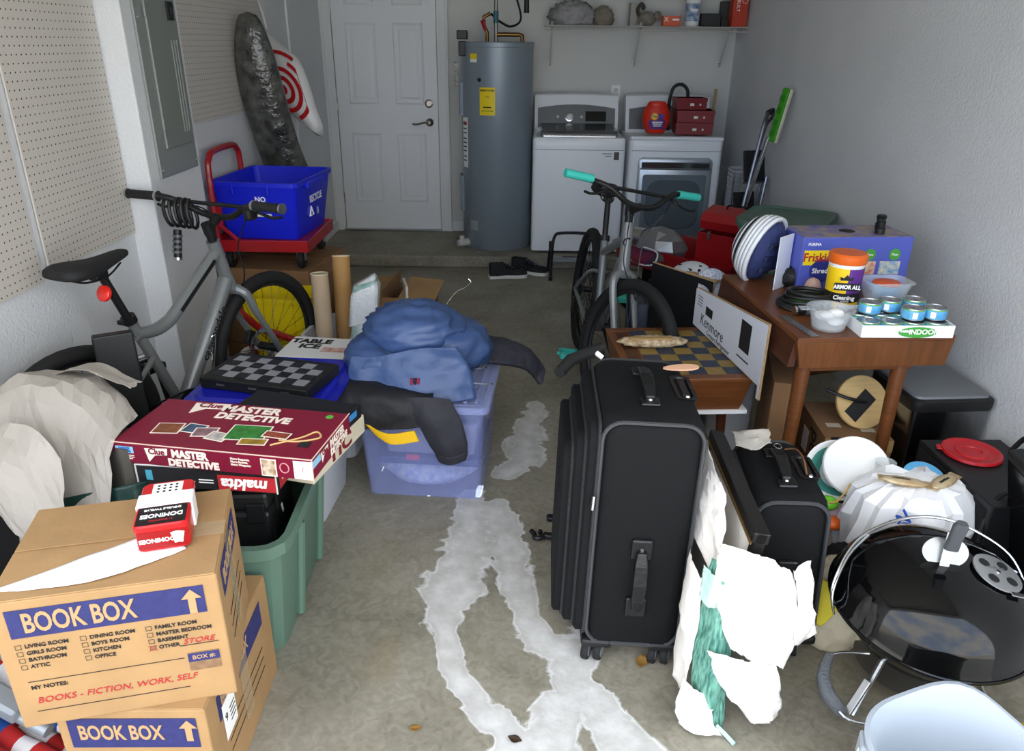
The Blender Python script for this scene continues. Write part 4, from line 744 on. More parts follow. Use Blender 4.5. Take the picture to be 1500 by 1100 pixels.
# jackets
bj=mat('blue_jacket_nylon','3d5480',.36,var=.2,scale=6,bump=.55,bscale=13); kj=mat('black_jacket_fabric','15151a',.6,bump=.3,bscale=30); cj=mat('charcoal_fabric','2a2a32',.7,bump=.3,bscale=30)
t=thing('blue_jacket','shiny blue padded jacket heaped on the clear bin','jacket',(0,0,0))
obj('body',lump((-.335,2.70,.515),(.215,.18,.12),11,.18,2.3,48,32,flat=-.11),bj,t,smooth=True,ang=180)
obj('folded_side',lump((-.39,2.66,.595),(.175,.14,.10),17,.2,2.0,40,28),bj,t,smooth=True,ang=180)
obj('sleeve',lump((-.515,2.63,.49),(.13,.15,.10),23,.15,1.8,40,28,flat=-.085),bj,t,smooth=True,ang=180)
obj('front_panel',cloth([[(-.60,2.52,.54),(-.50,2.50,.55),(-.36,2.50,.58),(-.22,2.52,.58)],[(-.61,2.48,.47),(-.50,2.46,.47),(-.34,2.455,.50),(-.17,2.48,.51)],[(-.59,2.455,.42),(-.48,2.43,.415),(-.32,2.42,.40),(-.15,2.46,.41)]],36,24,.012,10,2),bj,t,smooth=True,ang=180,solid=.008)
for k,(dx,m_) in enumerate(((0,mat('stripe_red','8f2740',.6)),(.012,mat('stripe_navy','1c2038',.6)),(.024,MATS['stripe_red']))): obj('stripe',B().box((-.375+dx,2.436,.47),(.010,.012,.05),(8,0,0)),m_,t,bev=.002)
obj('zip_seam',B().tube(smooth_path([(-.50,2.50,.585),(-.44,2.49,.545),(-.33,2.475,.52),(-.22,2.485,.49),(-.18,2.49,.42)]),.004,6),mat('seam_navy','22304f',.6),t)
t=thing('black_jacket','black jacket with yellow stripe hanging over the front of the clear bin','jacket',(0,0,0))
obj('body',cloth([[(-.66,2.56,.47),(-.5,2.54,.46),(-.3,2.52,.44)],[(-.67,2.42,.44),(-.5,2.39,.44),(-.3,2.40,.42)],[(-.64,2.37,.36),(-.50,2.365,.33),(-.30,2.375,.34)]],36,24,.014,9,4),kj,t,smooth=True,ang=180,solid=.012)
obj('sleeve',cloth([[(-.42,2.40,.435),(-.33,2.385,.445),(-.24,2.40,.43)],[(-.36,2.372,.38),(-.30,2.355,.39),(-.20,2.375,.36)],[(-.315,2.368,.29),(-.26,2.345,.30),(-.18,2.368,.28)],[(-.28,2.372,.225),(-.235,2.355,.222),(-.18,2.375,.235)]],40,20,.006,14,6),cj,t,smooth=True,ang=180,solid=.016)
obj('cuff',cloth([[(-.285,2.366,.235),(-.235,2.347,.232),(-.178,2.367,.245)],[(-.275,2.37,.205),(-.235,2.352,.20),(-.188,2.37,.213)]],16,12,.004,30,9),cj,t,smooth=True,ang=180,solid=.018)
obj('yellow_stripe',cloth([[(-.53,2.350,.355),(-.45,2.338,.325),(-.36,2.345,.335)],[(-.505,2.352,.325),(-.44,2.338,.285),(-.345,2.346,.295)]],16,10,.004,14,3),mat('yellow_fabric','f0bd12',.7),t,smooth=True,ang=180,solid=.006)
t=thing('dark_jacket','dark jacket sleeve sticking out behind the blue jacket','jacket',(0,0,0))
obj('sleeve',cloth([[(-.20,2.92,.47),(-.20,2.83,.50),(-.20,2.74,.44)],[(-.08,2.93,.46),(-.07,2.84,.49),(-.06,2.75,.425)],[(.02,2.94,.42),(.03,2.86,.44),(.03,2.79,.39)],[(.07,2.95,.36),(.09,2.88,.37),(.08,2.82,.33)]],36,20,.010,10,8),cj,t,smooth=True,ang=180,solid=.02); obj('cuff',cloth([[(.065,2.95,.365),(.085,2.88,.375),(.075,2.82,.335)],[(.085,2.95,.335),(.105,2.88,.34),(.095,2.82,.305)]],12,12,.003,30,3),mat('cuff_grey','3c3842',.8),t,smooth=True,ang=180,solid=.022)
def hanger(label,pts): tag(obj('coat_hanger',B().tube(smooth_path(pts),.0022,6),chrome,smooth=True),label,'hanger','wire hangers in the jacket pile')
hanger('wire hanger hook at the top of the blue jacket',[(-.30,2.80,.62),(-.25,2.83,.685),(-.21,2.86,.70),(-.19,2.86,.72),(-.20,2.86,.735)])
hanger('wire hanger hook lying on the clear lid, nearer one',[(-.20,2.55,.43),(-.13,2.55,.425),(-.10,2.555,.42),(-.09,2.54,.43),(-.10,2.52,.44)])
hanger('wire hanger hook lying on the clear lid, farther one',[(-.20,2.68,.43),(-.13,2.69,.43),(-.11,2.70,.44),(-.105,2.69,.455),(-.115,2.68,.46)])
# paper wrapped furniture piece on the far left
gm=mat('grey_kraft_paper','a8a197',.7,bump=.25,bscale=30)
t=thing('wrapped_furniture','large panel wrapped in torn grey paper and green film at left','wrapped panel',(0,0,0))
obj('panel',B(T(-1.24,1.84,.0,0,0,-30)).box((0,0,.30),(.52,.10,.60),(-8,0,0)),mat('dark_board','5a564e',.8),t)
obj('paper',cloth([[(-1.47,1.93,.66),(-1.33,1.98,.70),(-1.18,1.95,.66),(-1.07,1.86,.60)],[(-1.48,1.80,.66),(-1.34,1.83,.71),(-1.18,1.80,.67),(-1.05,1.72,.60)],[(-1.46,1.74,.52),(-1.32,1.73,.55),(-1.17,1.70,.54),(-1.03,1.63,.46)],[(-1.42,1.70,.36),(-1.31,1.67,.38),(-1.20,1.64,.38),(-1.10,1.60,.34)],[(-1.36,1.66,.2),(-1.30,1.63,.2),(-1.22,1.61,.2),(-1.14,1.59,.2)]],17,17,.035,6,7,.05),gm,t,solid=.001)
obj('torn_flap',cloth([[(-1.35,1.72,.66),(-1.22,1.68,.68),(-1.13,1.63,.62)],[(-1.36,1.62,.60),(-1.22,1.57,.58),(-1.10,1.55,.50)],[(-1.30,1.58,.50),(-1.20,1.54,.44),(-1.07,1.53,.40)]],11,11,.016,9,2,.10),gm,t,solid=.001)
obj('torn_flap',cloth([[(-1.31,2.02,.69),(-1.20,2.0,.715),(-1.07,1.95,.68)],[(-1.33,1.92,.70),(-1.20,1.90,.735),(-1.06,1.87,.70)]],8,11,.014,10,12,.12),gm,t,solid=.001)
obj('green_film',cloth([[(-1.16,1.64,.50),(-1.0,1.68,.52),(-.98,1.74,.50)],[(-1.22,1.61,.30),(-1.05,1.60,.32),(-1.0,1.62,.32)],[(-1.20,1.60,.05),(-1.05,1.585,.06),(-1.0,1.60,.06)]],30,30,.008,16,4),mat('green_film','20433c',.35,var=.5,scale=12,stretch=(6,6,30)),t,smooth=True,ang=60,solid=.001)
t=thing('black_case','black rounded case with grey piping behind the wrapped panel','case',(-1.42,1.60,0),-20)
b=B(); b.loft([[Vector((p.x,k,p.y)) for p in rrect(.16,.50,.06,0,4,0,.25)] for k in (-.09,.09)]); obj('shell',b,mat('case_black','17181c',.6),t,smooth=True,bev=.01)
obj('piping',B().tube([Vector((p.x,-.095,p.y)) for p in rrect(.15,.49,.06,0,5,0,.25)],.006,6,closed=True),mat('piping_grey','9a9ca0',.4),t)
tag(obj('black_box',B(T(-1.28,2.22,0)).box((0,0,.36),(.12,.05,.72),(-6,0,30)),black,bev=.006),'thin black board standing behind the grey wrapping paper','board')
tag(obj('bucket_lid',B(T(-1.13,2.18,.38,62,0,-25)).lathe([(.0,.0),(.075,.0),(.09,.006),(.095,.018),(.085,.018),(.07,.01),(0,.01)],28),mat('lid_grey','9ba0a4',.4),smooth=True),'round grey plastic lid propped behind the maroon game box','lid')
# folded star spangled camp chairs
t=thing('folded_chair','folded camp chair in red white and blue fabric at bottom left','camp chair',(-1.085,1.18,0))
fab=[mat('fabric_red','b3201f',.8),mat('fabric_white','e8e6e4',.8),mat('fabric_blue','1f4f9c',.8),mat('fabric_orange','e08a2a',.8)]
random.seed(4)
for k in range(7):
    y0=-.16+.05*k; z0=.04+.035*((k*3)%4); r_=.026
    a=Vector((-.17,y0+.09,z0+.10)); e_=Vector((.17 if z0<.08 else .10,y0-.03,z0))
    for i in range(9):
        p0=a.lerp(e_,i/9); p1=a.lerp(e_,(i+1)/9)
        obj('fabric_band',B().tube([p0,p1],[r_*(1+.15*math.sin(i*2.+k)),r_*(1+.15*math.sin(i*2.+2+k))],10),fab[(i*2+k*3+(i*i)%3)%4 if (i+k)%4==0 else (i+k)%3],t,smooth=True)
frm=mat('chair_frame_grey','8f959a',.4,metal=.4)
for k,(y0,z0) in enumerate(((-.10,.20),(.02,.235),(.13,.21))): obj('frame_tube',B().tube([(-.2,y0+.06,z0+.06),(.08,y0-.02,z0-.03)],.015,10),frm,t,smooth=True); obj('frame_joint',B().box((-.02,y0+.01,z0+.02),(.09,.05,.04),(0,20,-15)),frm,t,bev=.008)
obj('frame_post',B().tube([(-.22,.06,.42),(-.14,.14,.44),(-.12,.17,.36)],.02,10),frm,t,smooth=True)
obj('fabric_roll',lump((-.20,.03,.30),(.10,.09,.11),9,.2,3),fab[2],t,smooth=True,ang=180); obj('fabric_roll',lump((-.16,-.02,.27),(.08,.07,.07),3,.2,3),fab[0],t,smooth=True,ang=180); obj('fabric_roll',lump((-.22,-.08,.22),(.08,.07,.09),3,.2,3),fab[1],t,smooth=True,ang=180)
# ---------------------------------------------------------------- right rear: wagon, tool box, tote, ladder
t=thing('toy_wagon','long red steel wagon tray behind the teal grip bicycle','wagon',(1.045,4.62,0),-46)
b=B(); b.loft([rrect(.80,.40,.03,.30),rrect(.86,.46,.04,.42),rrect(.875,.475,.045,.425),rrect(.875,.475,.045,.435),rrect(.85,.45,.04,.43),rrect(.79,.39,.03,.31)]); obj('tray',b,red,t,smooth=True,ang=30)
for x in (-.27,.27):
    obj('axle',B().tube([(x,-.2,.12),(x,.2,.12)],.008,8),dark,t); obj('bolster',B().box((x,0,.21),(.05,.12,.18)),dark,t)
    for y in (-.19,.19): obj('wheel',B().lathe([(.04,-.015),(.105,-.018),(.12,-.008),(.12,.008),(.105,.018),(.04,.015)],22,(x,y,.12),Matrix.Rotation(R(90),4,'X')),rub,t,smooth=True)
t=thing('tool_box','red steel tool box with lid ajar standing on the wagon','tool box',(1.235,4.40,.315),-40)
b=B(); b.loft([rrect(.34,.20,.006,0,1),rrect(.34,.20,.006,.26,1),rrect(.33,.19,.006,.26,1),rrect(.33,.19,.006,.01,1)]); obj('body',b,red,t)
b=B(); b.loft([[Vector((xx,y,z)) for y,z in ((-.10,.0),(-.10,.05),(-.06,.085),(.06,.085),(.10,.05),(.10,0))] for xx in (-.172,.172)]); ld=obj('lid',b,red,t,bev=.004,loc=(0,.03,.30),rot=(14,0,0))
obj('hasp',B().box((-.09,-.105,.25),(.018,.01,.05)),steel,t,bev=.002); obj('handle',B().tube(smooth_path([(-.06,.03,.385),(-.05,.03,.41),(.05,.03,.41),(.06,.03,.385)]),.006,6),dark,t)
tag(obj('brass_fitting',B().tube([(1.27,4.33,.583),(1.34,4.29,.583)],[.014,.02],10),mat('brass','8a7a3a',.4,.8),smooth=True),'brass fitting poking out of the open red tool box','fitting')
sv=mat('silver_plastic','9a9b9c',.28,.7)
t=thing('welding_mask','silver grey face mask lying in the red wagon','mask',(.86,4.60,.32),-40)
b=lump((0,0,.12),(.16,.11,.11),12,.25,1.6,9,6); obj('shell',b,sv,t,bev=.006)
obj('snout',B().tube([(-.10,-.02,.15),(-.22,-.02,.16)],[.075,.06],14),steel,t,smooth=True); obj('strap',B().tube(smooth_path([(.10,.04,.05),(.15,.0,.10),(.10,-.08,.05)]),.012,6),black,t)
o=obj('flag_bandana',cloth([[(.66,4.64,.435),(.74,4.58,.44),(.84,4.50,.44)],[(.62,4.60,.40),(.72,4.50,.395),(.80,4.44,.41)],[(.64,4.59,.36),(.73,4.49,.345),(.80,4.43,.36)]],20,14,.010,16,2),mat('flag_cloth','8a1f30',.8,var=1,scale=9,col2='1f2850'),smooth=True,ang=180,solid=.003); tag(o,'red and blue flag bandana draped over the wagon edge','bandana')
o=obj('rope_cord',B().tube(smooth_path([(.63,4.60,.44),(.69,4.52,.37),(.79,4.43,.37),(.82,4.45,.44),(.74,4.57,.45)],6),.005,6),white,smooth=True); tag(o,'thin white cord hem around the flag bandana','cord')
tag(obj('dark_crate',B().box((0,0,.20),(.38,.44,.40)),mat('crate_black','18191b',.6),loc=(1.375,3.88,0),rot=(0,0,-27),bev=.012),'plain black crate supporting the lidded green tote','crate')
gt=mat('tote_dark_green','4d6658',.45)
t=thing('storage_tote','lidded dark green storage tote by the right wall','storage tote',(1.365,3.89,.401),-30)
obj('tub',B().loft(tub_rings(.32,.36,.38,.43,.36,.05,.012,.005,.03)),gt,t,smooth=True,ang=25)
obj('lid',B().loft([rrect(.42,.47,.055,.352),rrect(.43,.48,.06,.365),rrect(.43,.48,.06,.385),rrect(.37,.42,.05,.39),rrect(.345,.395,.05,.378),rrect(.30,.35,.04,.378)]),gt,t,smooth=True,ang=30)
obj('handle',B().box((0,-.225,.325),(.16,.03,.045)),gt,t,bev=.006); obj('lid_emboss',B().box((0,0,.3795),(.16,.08,.003)),gt,t,bev=.001)
# ladder, squeegee, basket
t=thing('step_ladder','folded aluminium step ladder with black treads leaning on the right wall','ladder',(0,0,0))
lt=mat('ladder_tube','70737a',.3,.8)
obj('front_frame',B().tube(smooth_path([(1.33,4.87,0),(1.43,4.95,.55),(1.515,5.02,1.05),(1.535,5.04,1.15),(1.56,5.08,1.19),(1.60,5.14,1.20),(1.62,5.18,1.16),(1.585,5.22,1.05),(1.50,5.15,.55),(1.41,5.07,0)],5),.013,8),lt,t,smooth=True)
obj('grip',B().tube([(1.555,5.07,1.19),(1.605,5.15,1.20)],.018,8),rub,t,smooth=True)
for z,f in ((.86,.0),(.60,.0),(.33,0)):
    k=z/1.2; c=Vector((1.33+.20*k+.045,4.87+.17*k+.10,z)); M=Matrix.Translation(c)@Matrix.Rotation(R(18),4,'Z')@Matrix.Rotation(R(76),4,'X')
    s_=obj('tread',B(M).box((0,0,0),(.15,.20,.02)),mat('tread_black','17181a',.7,bump=.5,bscale=120),t,bev=.004); obj('tread_frame',B(M).box((0,-.105,0),(.16,.012,.026)),lt,s_)
obj('rear_leg',B().tube([(1.50,4.98,0),(1.60,5.06,.80)],.011,8),lt,t); obj('rear_leg',B().tube([(1.54,5.18,0),(1.625,5.22,.80)],.011,8),lt,t)
t=thing('window_squeegee','bright green squeegee head on a steel pole against the right wall','squeegee',(0,0,0))
gs=mat('bright_green','3f9a1e',.35,var=.3,scale=25)
obj('pole',B().tube([(1.36,5.06,.0),(1.535,4.93,1.06)],.014,10),steel,t,smooth=True)
Mq=Matrix.Translation((1.575,4.90,1.19))@Matrix.Rotation(R(-53),4,'Z')@Matrix.Rotation(R(11),4,'Y')
obj('head',B(Mq).box((0,0,0),(.05,.03,.32)),gs,t,bev=.008); obj('blade',B(Mq).box((.028,.004,0),(.012,.02,.32)),mat('blade_cream','d5d4b8',.5),t,bev=.002)
for z in (-.11,-.04,.03,.10): obj('grip_rib',B(Mq).box((-.006,-.017,z),(.03,.008,.035)),mat('deep_green','2c7a14',.4),t,bev=.003)
t=thing('mesh_basket','tall white plastic mesh basket between the dryer and the wall','basket',(1.545,5.52,0),0); mw=mat('mesh_white','b4b8ba',.5)
b=B()
for i in range(9):
    for (xa,ya),(xb,yb) in (((-.055,-.09),(.055,-.09)),((-.055,.09),(.055,.09))):
        x=xa+(xb-xa)*i/8; b.box((x,ya,.39),(.004,.004,.76))
    b.box((-.055,-.09+.0225*i,.39),(.004,.004,.76))
for i in range(26):
    z=.03+.029*i; b.box((0,-.09,z),(.11,.004,.004)); b.box((0,.09,z),(.11,.004,.004)); b.box((-.055,0,z),(.004,.18,.004))
obj('mesh',b,mw,t,kind='stuff'); obj('rim',B().loft([rrect(.125,.195,.02,.765),rrect(.13,.20,.02,.785),rrect(.11,.18,.02,.785),rrect(.11,.18,.02,.765)],closed=True),mw,t); obj('base',B().box((0,0,.01),(.115,.185,.02)),mw,t)
# ---------------------------------------------------------------- right middle: game table, cartons, wooden table
wood=mat('walnut_wood','70411f',.38,var=.35,scale=5,stretch=(1,1,14),bump=.05,bscale=40); woodx=mat('walnut_apron','6f4220',.36,var=.4,scale=4,stretch=(14,14,1.2)); dkwood=mat('dark_walnut','4a2614',.4,var=.3,scale=6,stretch=(6,1,6))
t=thing('game_table','low wooden table with tan and blue checkerboard top behind the suitcase','game table',(.598,2.72,0),4)
w_,d_=.44,.53
b=B(); b.loft([rrect(w_-.05,d_-.05,.003,.365,1),rrect(w_,d_,.003,.488,1)]); obj('body',b,wood,t)
for i,(c,s_) in enumerate((((0,-d_/2+.02,.493),(w_,.04,.012)),((0,d_/2-.02,.493),(w_,.04,.012)),((-w_/2+.045,0,.493),(.09,d_-.08,.012)),((w_/2-.01,0,.493),(.02,d_-.08,.012)))): obj('frame_board',B().box(c,s_),wood,t,bev=.002)
obj('inlay_strip',B().box((-w_/2+.055,0,.4995),(.05,d_-.12,.002)),dkwood,t)
sq1,sq2=mat('square_tan','8a7038',.45,var=.2,scale=30),mat('square_blue','2f3748',.45,var=.2,scale=30)
for i in range(5):
    for j in range(7): obj('square',B().box((-.098+.067*i,-.1929+.0643*j,.494),(.066,.0633,.010)),sq1 if (i+j)%2 else sq2,t)
for x in (-.15,.15):
    for y in (-.18,.18): obj('leg',B().tube([(x,y,.365),(x*1.1,y*1.1,0)],[.02,.014],8),dkwood,t)
obj('shelf_board',B().box((.02,-.02,.358),(.40,.46,.014)),white,t)
t=thing('bark_slab','pale crusted slab of wood lying on the checkerboard table','wood slab',(.525,2.775,.501),3)
b=lump((0,0,.016),(.125,.04,.018),4,.25,4,40,16,flat=-.015); obj('crust',b,mat('crust_cream','d9c8a8',.9,var=.5,scale=50,col2='8a6a48',bump=.8,bscale=120),t,smooth=True,ang=180); obj('wood_face',B().box((-.01,-.012,.033),(.17,.028,.008)),mat('slab_wood','a88a58',.7,var=.2,scale=20),t,bev=.004)
# printed refrigerator carton and sheet
t=thing('flattened_carton','white printed refrigerator carton panel standing on the checkerboard table','carton panel',(0,0,0))
pw=mat('carton_white_print','cfd3dc',.7)
A_,B_=Vector((.742,3.03,.49)),Vector((.838,2.38,.45)); dirv=(B_-A_).normalized()
ux=Vector((dirv.x,dirv.y,0)).normalized(); nx=Vector((-abs(ux.y),-ux.x,0)).normalized()   # faces -X
nx=Vector((ux.y,-ux.x,0)); 
L=(Vector((B_.x,B_.y,0))-Vector((A_.x,A_.y,0))).length
Mk=Matrix(((ux.x,0,nx.x,A_.x),(ux.y,0,nx.y,A_.y),(0,1,0,0),(0,0,0,1)))
poly=[(0,.502),(L-.02,.502),(L-.02,.455),(L,.455),(L,.735),(L*.5,.70),(.02,.668),(0,.66)]
obj('board',B(Mk).prism(poly,.008),edgem,t); 
ip=[(.003,.505),(L-.017,.505),(L-.017,.458),(L-.003,.458),(L-.003,.730),(L*.5,.697),(.021,.664),(.003,.657)]
obj('printed_face',B(Mk@Matrix.Translation((0,0,.008))).prism(ip,.001),pw,t) ; obj('printed_face',B(Mk@Matrix.Translation((0,0,-.001))).prism(ip,.001),pw,t)
def kt(s_,x,z,size,**k): return text(s_,size,k.pop('m',ink),t,Mk@T(x,z,-.0015)@Matrix.Rotation(R(180),4,'Y'),**k)
def kt(s_,x,z,size,**k):
    side=KS; return text(s_,size,k.pop('m',MATS['grey_ink2']),t,Mk@T(x,z,.0096) if side>0 else Mk@T(x,z,-.0016)@Matrix.Rotation(R(180),4,'Y'),**k)
mat('grey_ink2','3a3d45',.7); KS=1
kt('Kenmore',.20,.555,.062,xs=1.0); kt('Compact Refrigerator',.27,.52,.026)
for x,z,w2,h2 in ((.16,.605,.07,.035),(.50,.63,.085,.11)): plate(t,Mk@T(x,z,.0095),w2,h2,ink,'print_block')
for i in range(4): plate(t,Mk@T(.06,.64-.012*i,.0095),.05,.003,MATS['grey_ink2'],'print_line')
plate(t,Mk@T(.50,.545,.0095),.10,.006,MATS['grey_ink2'],'print_line')
o=thing('black_carton_panel','black faced cardboard panel with tan edge behind the white carton','carton panel',(.70,3.17,0),-55)
obj('board',B().box((0,0,.345),(.36,.008,.69),(0,0,0)),edgem,o); obj('black_face',B().box((0,-.0046,.344),(.358,.001,.686)),mat('print_black','0f1013',.5),o); obj('fold',B().box((.10,.03,.685),(.17,.05,.006),(-10,0,0)),edgem,o)
t=thing('bike_helmet','white vented bicycle helmet on the dark things behind the cartons','helmet',(.84,3.55,.50),20)
hw=mat('helmet_white','dfe2e6',.3)
def helmet(t,sh,vent,rx=.11,ry=.14,rz=.12,stripes=None):
    b=B(); rings=[]
    for i in range(9):
        a=R(90*i/8); rings.append([Vector((rx*math.cos(a)*math.cos(q),ry*math.cos(a)*math.sin(q),rz*math.sin(a))) for q in [2*math.pi*j/28 for j in range(28)]])
    rings=[[p*.86 for p in r] for r in reversed(rings)][:0]+rings; b.loft(rings,False,True); s_=obj('shell',b,sh,t,smooth=True,ang=180,solid=.018)
    for xx in (-.05,0,.05): obj('vent',B().box((xx,.0,rz*math.sqrt(max(0,1-(xx/rx)**2))*.985),(.014,.11,.012),(0,-xx*500,0)),vent,s_,bev=.004)
    for xx in (-.075,-.025,.025,.075):
        z=rz*.80*math.sqrt(max(0,1-(xx/rx)**2)); obj('vent',B().box((xx,-ry*.66,z),(.014,.06,.012),(40,-xx*400,0)),vent,s_,bev=.004)
    return s_
helmet(t,hw,mat('vent_black','101113',.6)); obj('strap',B().tube(smooth_path([(-.09,0,0),(-.06,-.03,-.05),(0,-.05,-.08),(.06,-.03,-.05),(.09,0,0)]),.005,6),black,t)
tag(obj('storage_crate',B().box((0,0,.25),(.34,.40,.50)),mat('crate_dark','15161a',.7),loc=(.86,3.56,0),rot=(0,0,15),bev=.01),'black crate under the white bicycle helmet','crate')
tag(obj('navy_cooler',B().loft([rrect(.20,.24,.03,0),rrect(.21,.25,.03,.46),rrect(.19,.23,.03,.48)]),mat('navy_plastic','232a3c',.5),loc=(.63,3.46,0),smooth=True),'dark navy plastic box between the bicycle wheel and the crates','box')
# wooden table
AP=mat('table_edge','7a4a22',.35,var=.3,scale=6,stretch=(1.2,14,14))
t=thing('wooden_table','walnut mid century table with splayed round legs by the right wall','table',(.878,2.236,0),5.2)
TW,TD,TZ=.52,.72,.74
obj('top',B().box((TW/2,TD/2,TZ-.008),(TW,TD,.016)),wood,t,bev=.002)
b=B(); ins=.022
b.loft([[Vector((ins,-.0+ins*.2,TZ-.105)),Vector((TW-ins*.5,ins*.2,TZ-.105)),Vector((TW-ins*.5,.02,TZ-.105)),Vector((ins,.02,TZ-.105))],[Vector((0,0,TZ-.016)),Vector((TW,0,TZ-.016)),Vector((TW,.02,TZ-.016)),Vector((0,.02,TZ-.016))]]); obj('front_apron',b,woodx,t,bev=.0015)
b=B(); b.loft([[Vector((-.012,.02,TZ-.105)),Vector((.012,.02,TZ-.105)),Vector((.012,TD,TZ-.105)),Vector((-.012,TD,TZ-.105))],[Vector((0,.02,TZ-.016)),Vector((.02,.02,TZ-.016)),Vector((.02,TD,TZ-.016)),Vector((0,TD,TZ-.016))]]); obj('side_apron',b,dkwood,t)
obj('side_apron',B().box((TW-.012,TD/2,TZ-.06),(.02,TD-.04,.088)),dkwood,t); obj('back_apron',B().box((TW/2,TD-.01,TZ-.06),(TW-.03,.02,.088)),dkwood,t)
obj('stretcher',B().box((TW/2-.02,.05,TZ-.118),(TW-.16,.03,.025)),wood,t,bev=.004)
for x,dx in ((.06,-.02),(TW-.13,-.012)):
    for y,dy in ((.055,-.02),(TD-.07,.03)): obj('leg',B().tube([(x,y,TZ-.10),(x+dx,y+dy,0)],[.025,.017],14),wood,t,smooth=True)
obj('cross_brace',B().tube([(TW-.13,.10,TZ-.12),(TW-.20,TD-.1,TZ-.40)],.015,10),wood,t,smooth=True)
zt=TZ+.001
# things on the table
hs=mat('helmet_stripe_dark','23242a',.4)
t=thing('striped_helmet','white helmet with dark stripes and navy padding tipped on the table','helmet',(.945,2.87,zt+.115),0)
t.rotation_euler=Vector((-.62,.70,.30)).to_track_quat('Z','Y').to_euler()
b=B(); rings=[]
for i in range(13):
    a=R(90*i/12); rings.append([Vector((.105*math.cos(a)*math.cos(q),.135*math.cos(a)*math.sin(q),.125*math.sin(a))) for q in [2*math.pi*j/28 for j in range(28)]])
for i in range(12):
    b=B(); b.loft([rings[i],rings[i+1]],False,i==11); obj('shell_band',b,hs if i in (4,6,8) else hw,t,smooth=True,ang=180,solid=.014)
obj('padding',lump((0,0,.005),(.088,.115,.05),5,.1,3),mat('helmet_navy','2b3560',.8,bump=.4,bscale=60),t,smooth=True,ang=180)
for y in (-.05,0,.05): obj('pad_strip',B().box((0,y,-.042),(.13,.022,.012)),mat('helmet_navy2','1f2748',.8),t,bev=.004)
t=thing('cable_lock','black coiled combination cable lock lying on the wooden table','cable lock',(1.0,2.555,zt),0)
for k in range(5): obj('cable_turn',B().tube([((.088-.004*k)*math.cos(2*math.pi*i/28)+.004*k,(.078-.003*k)*math.sin(2*math.pi*i/28),.009+.0105*k+.006*math.sin(2*math.pi*i/28+k)) for i in range(28)],.0075,8,closed=True),black,t,smooth=True)
obj('lock_body',B().tube([(-.06,-.098,.017),(.055,-.082,.017)],.016,12),black,t,smooth=True); obj('end_cap',B().tube([(-.068,-.099,.017),(-.06,-.098,.017)],.0165,12),steel,t)
for i in range(4): obj('number_ring',B().tube([(-.03+.02*i,-.094+.003*i,.017),(-.018+.02*i,-.0925+.003*i,.017)],.0185,12),MATS['ring_grey'],t)
tag(obj('green_disc',B().lathe([(.06,0),(.062,.006),(.05,.012),(.03,.01),(0,.01)],24,(1.012,2.565,zt)),mat('lime_green','4fae3c',.4),smooth=True),'lime green disc lying inside the coiled cable lock','disc')
t=thing('steel_ruler','flat steel ruler strip on the left edge of the table','ruler',(.916,2.35,zt),11); obj('strip',B().box((0,0,.001),(.028,.20,.002)),mat('ruler_steel','8f9192',.35,.8),t)
for i in range(9): obj('tick',B().box((-.009,-.09+.0225*i,.0022),(.008,.001,.0006)),ink,t)
tag(obj('onion',lump((1.075,2.69,zt+.03),(.028,.028,.034),3,.08,2,flat=-.03),mat('onion_skin','c4a08c',.6),smooth=True,ang=180),'small pinkish bulb beside the wipes tub on the table','bulb')
t=thing('cat_food_carton','blue cat food carton with open white end on the table','carton',(1.235,2.86,zt),5)
fb=mat('carton_blue','5560b8',.4,var=.1,scale=10); obj('carton',B().box((0,0,.10),(.42,.20,.20)),fb,t,bev=.003)
obj('top_print',B().box((0,0,.2005),(.415,.195,.001)),mat('carton_top_print','4f5ab0',.45,var=.9,scale=22,col2='a9926a'),t)
obj('open_flap',B().box((-.255,-.06,.10),(.004,.10,.20),(0,0,-50)),mat('flap_white','d6dbe4',.6),t); obj('hand_slot',B().lathe([(.03,0),(.03,.001)],16,(0,0,.2012)),ink,t)
F=lambda x,z,o_=.0012:T(x,-.10-o_,z,90)
plate(t,F(-.14,.125),.12,.055,yell,'brand_panel'); text('Friskies',.045,redink,t,F(-.14,.125,.002),bold=.001,xs=.9); text('PURINA',.014,wink,t,F(-.165,.175),bold=.0003)
obj('splash_print',B(F(-.125,.075)).lathe([(.045,0),(.045,.0006)],20),mat('print_navy','27317c',.5),t); text('Shreds',.026,wink,t,F(-.125,.075,.0022),bold=.0006)
for k,(x,c_) in enumerate(((.04,'c83a3a'),(.135,'2f8ac0'))):
    plate(t,F(x,.085),.08,.05,mat('meal_print_%d'%k,c_,.5,var=.5,scale=50,col2='e8d8b0'),'meal_print'); obj('green_badge',B(F(x+.012,.135)).lathe([(.022,0),(.022,.0006)],14),mat('badge_green','4a9a38',.5),t); text('Pate',.014,wink,t,F(x+.012,.135,.002))
tag(obj('screw_cap',B().lathe([(.018,0),(.018,.02),(.014,.024),(.016,.045),(.012,.05),(0,.05)],14,(1.34,2.82,zt+.202)),black,smooth=True),'black knob on the cat food carton, nearer one','knob','black knobs on the cat food carton')
tag(obj('screw_cap',B().lathe([(.018,0),(.018,.025),(.014,.028),(.019,.05),(.014,.056),(0,.056)],14,(1.37,2.89,zt+.202)),black,smooth=True),'black knob on the cat food carton, farther one','knob','black knobs on the cat food carton')
t=thing('wipes_tub','orange lidded car cleaning wipes tub with yellow and purple label','wipes tub',(1.125,2.555,zt),-10)
obj('tub',B().lathe([(.052,0),(.055,.005),(.058,.155),(.06,.16),(.06,.168),(0,.17)],32),white,t,smooth=True)
obj('lid',B().lathe([(.062,.163),(.064,.168),(.064,.19),(.058,.197),(0,.198)],32),mat('lid_orange','e0641c',.35),t,smooth=True)
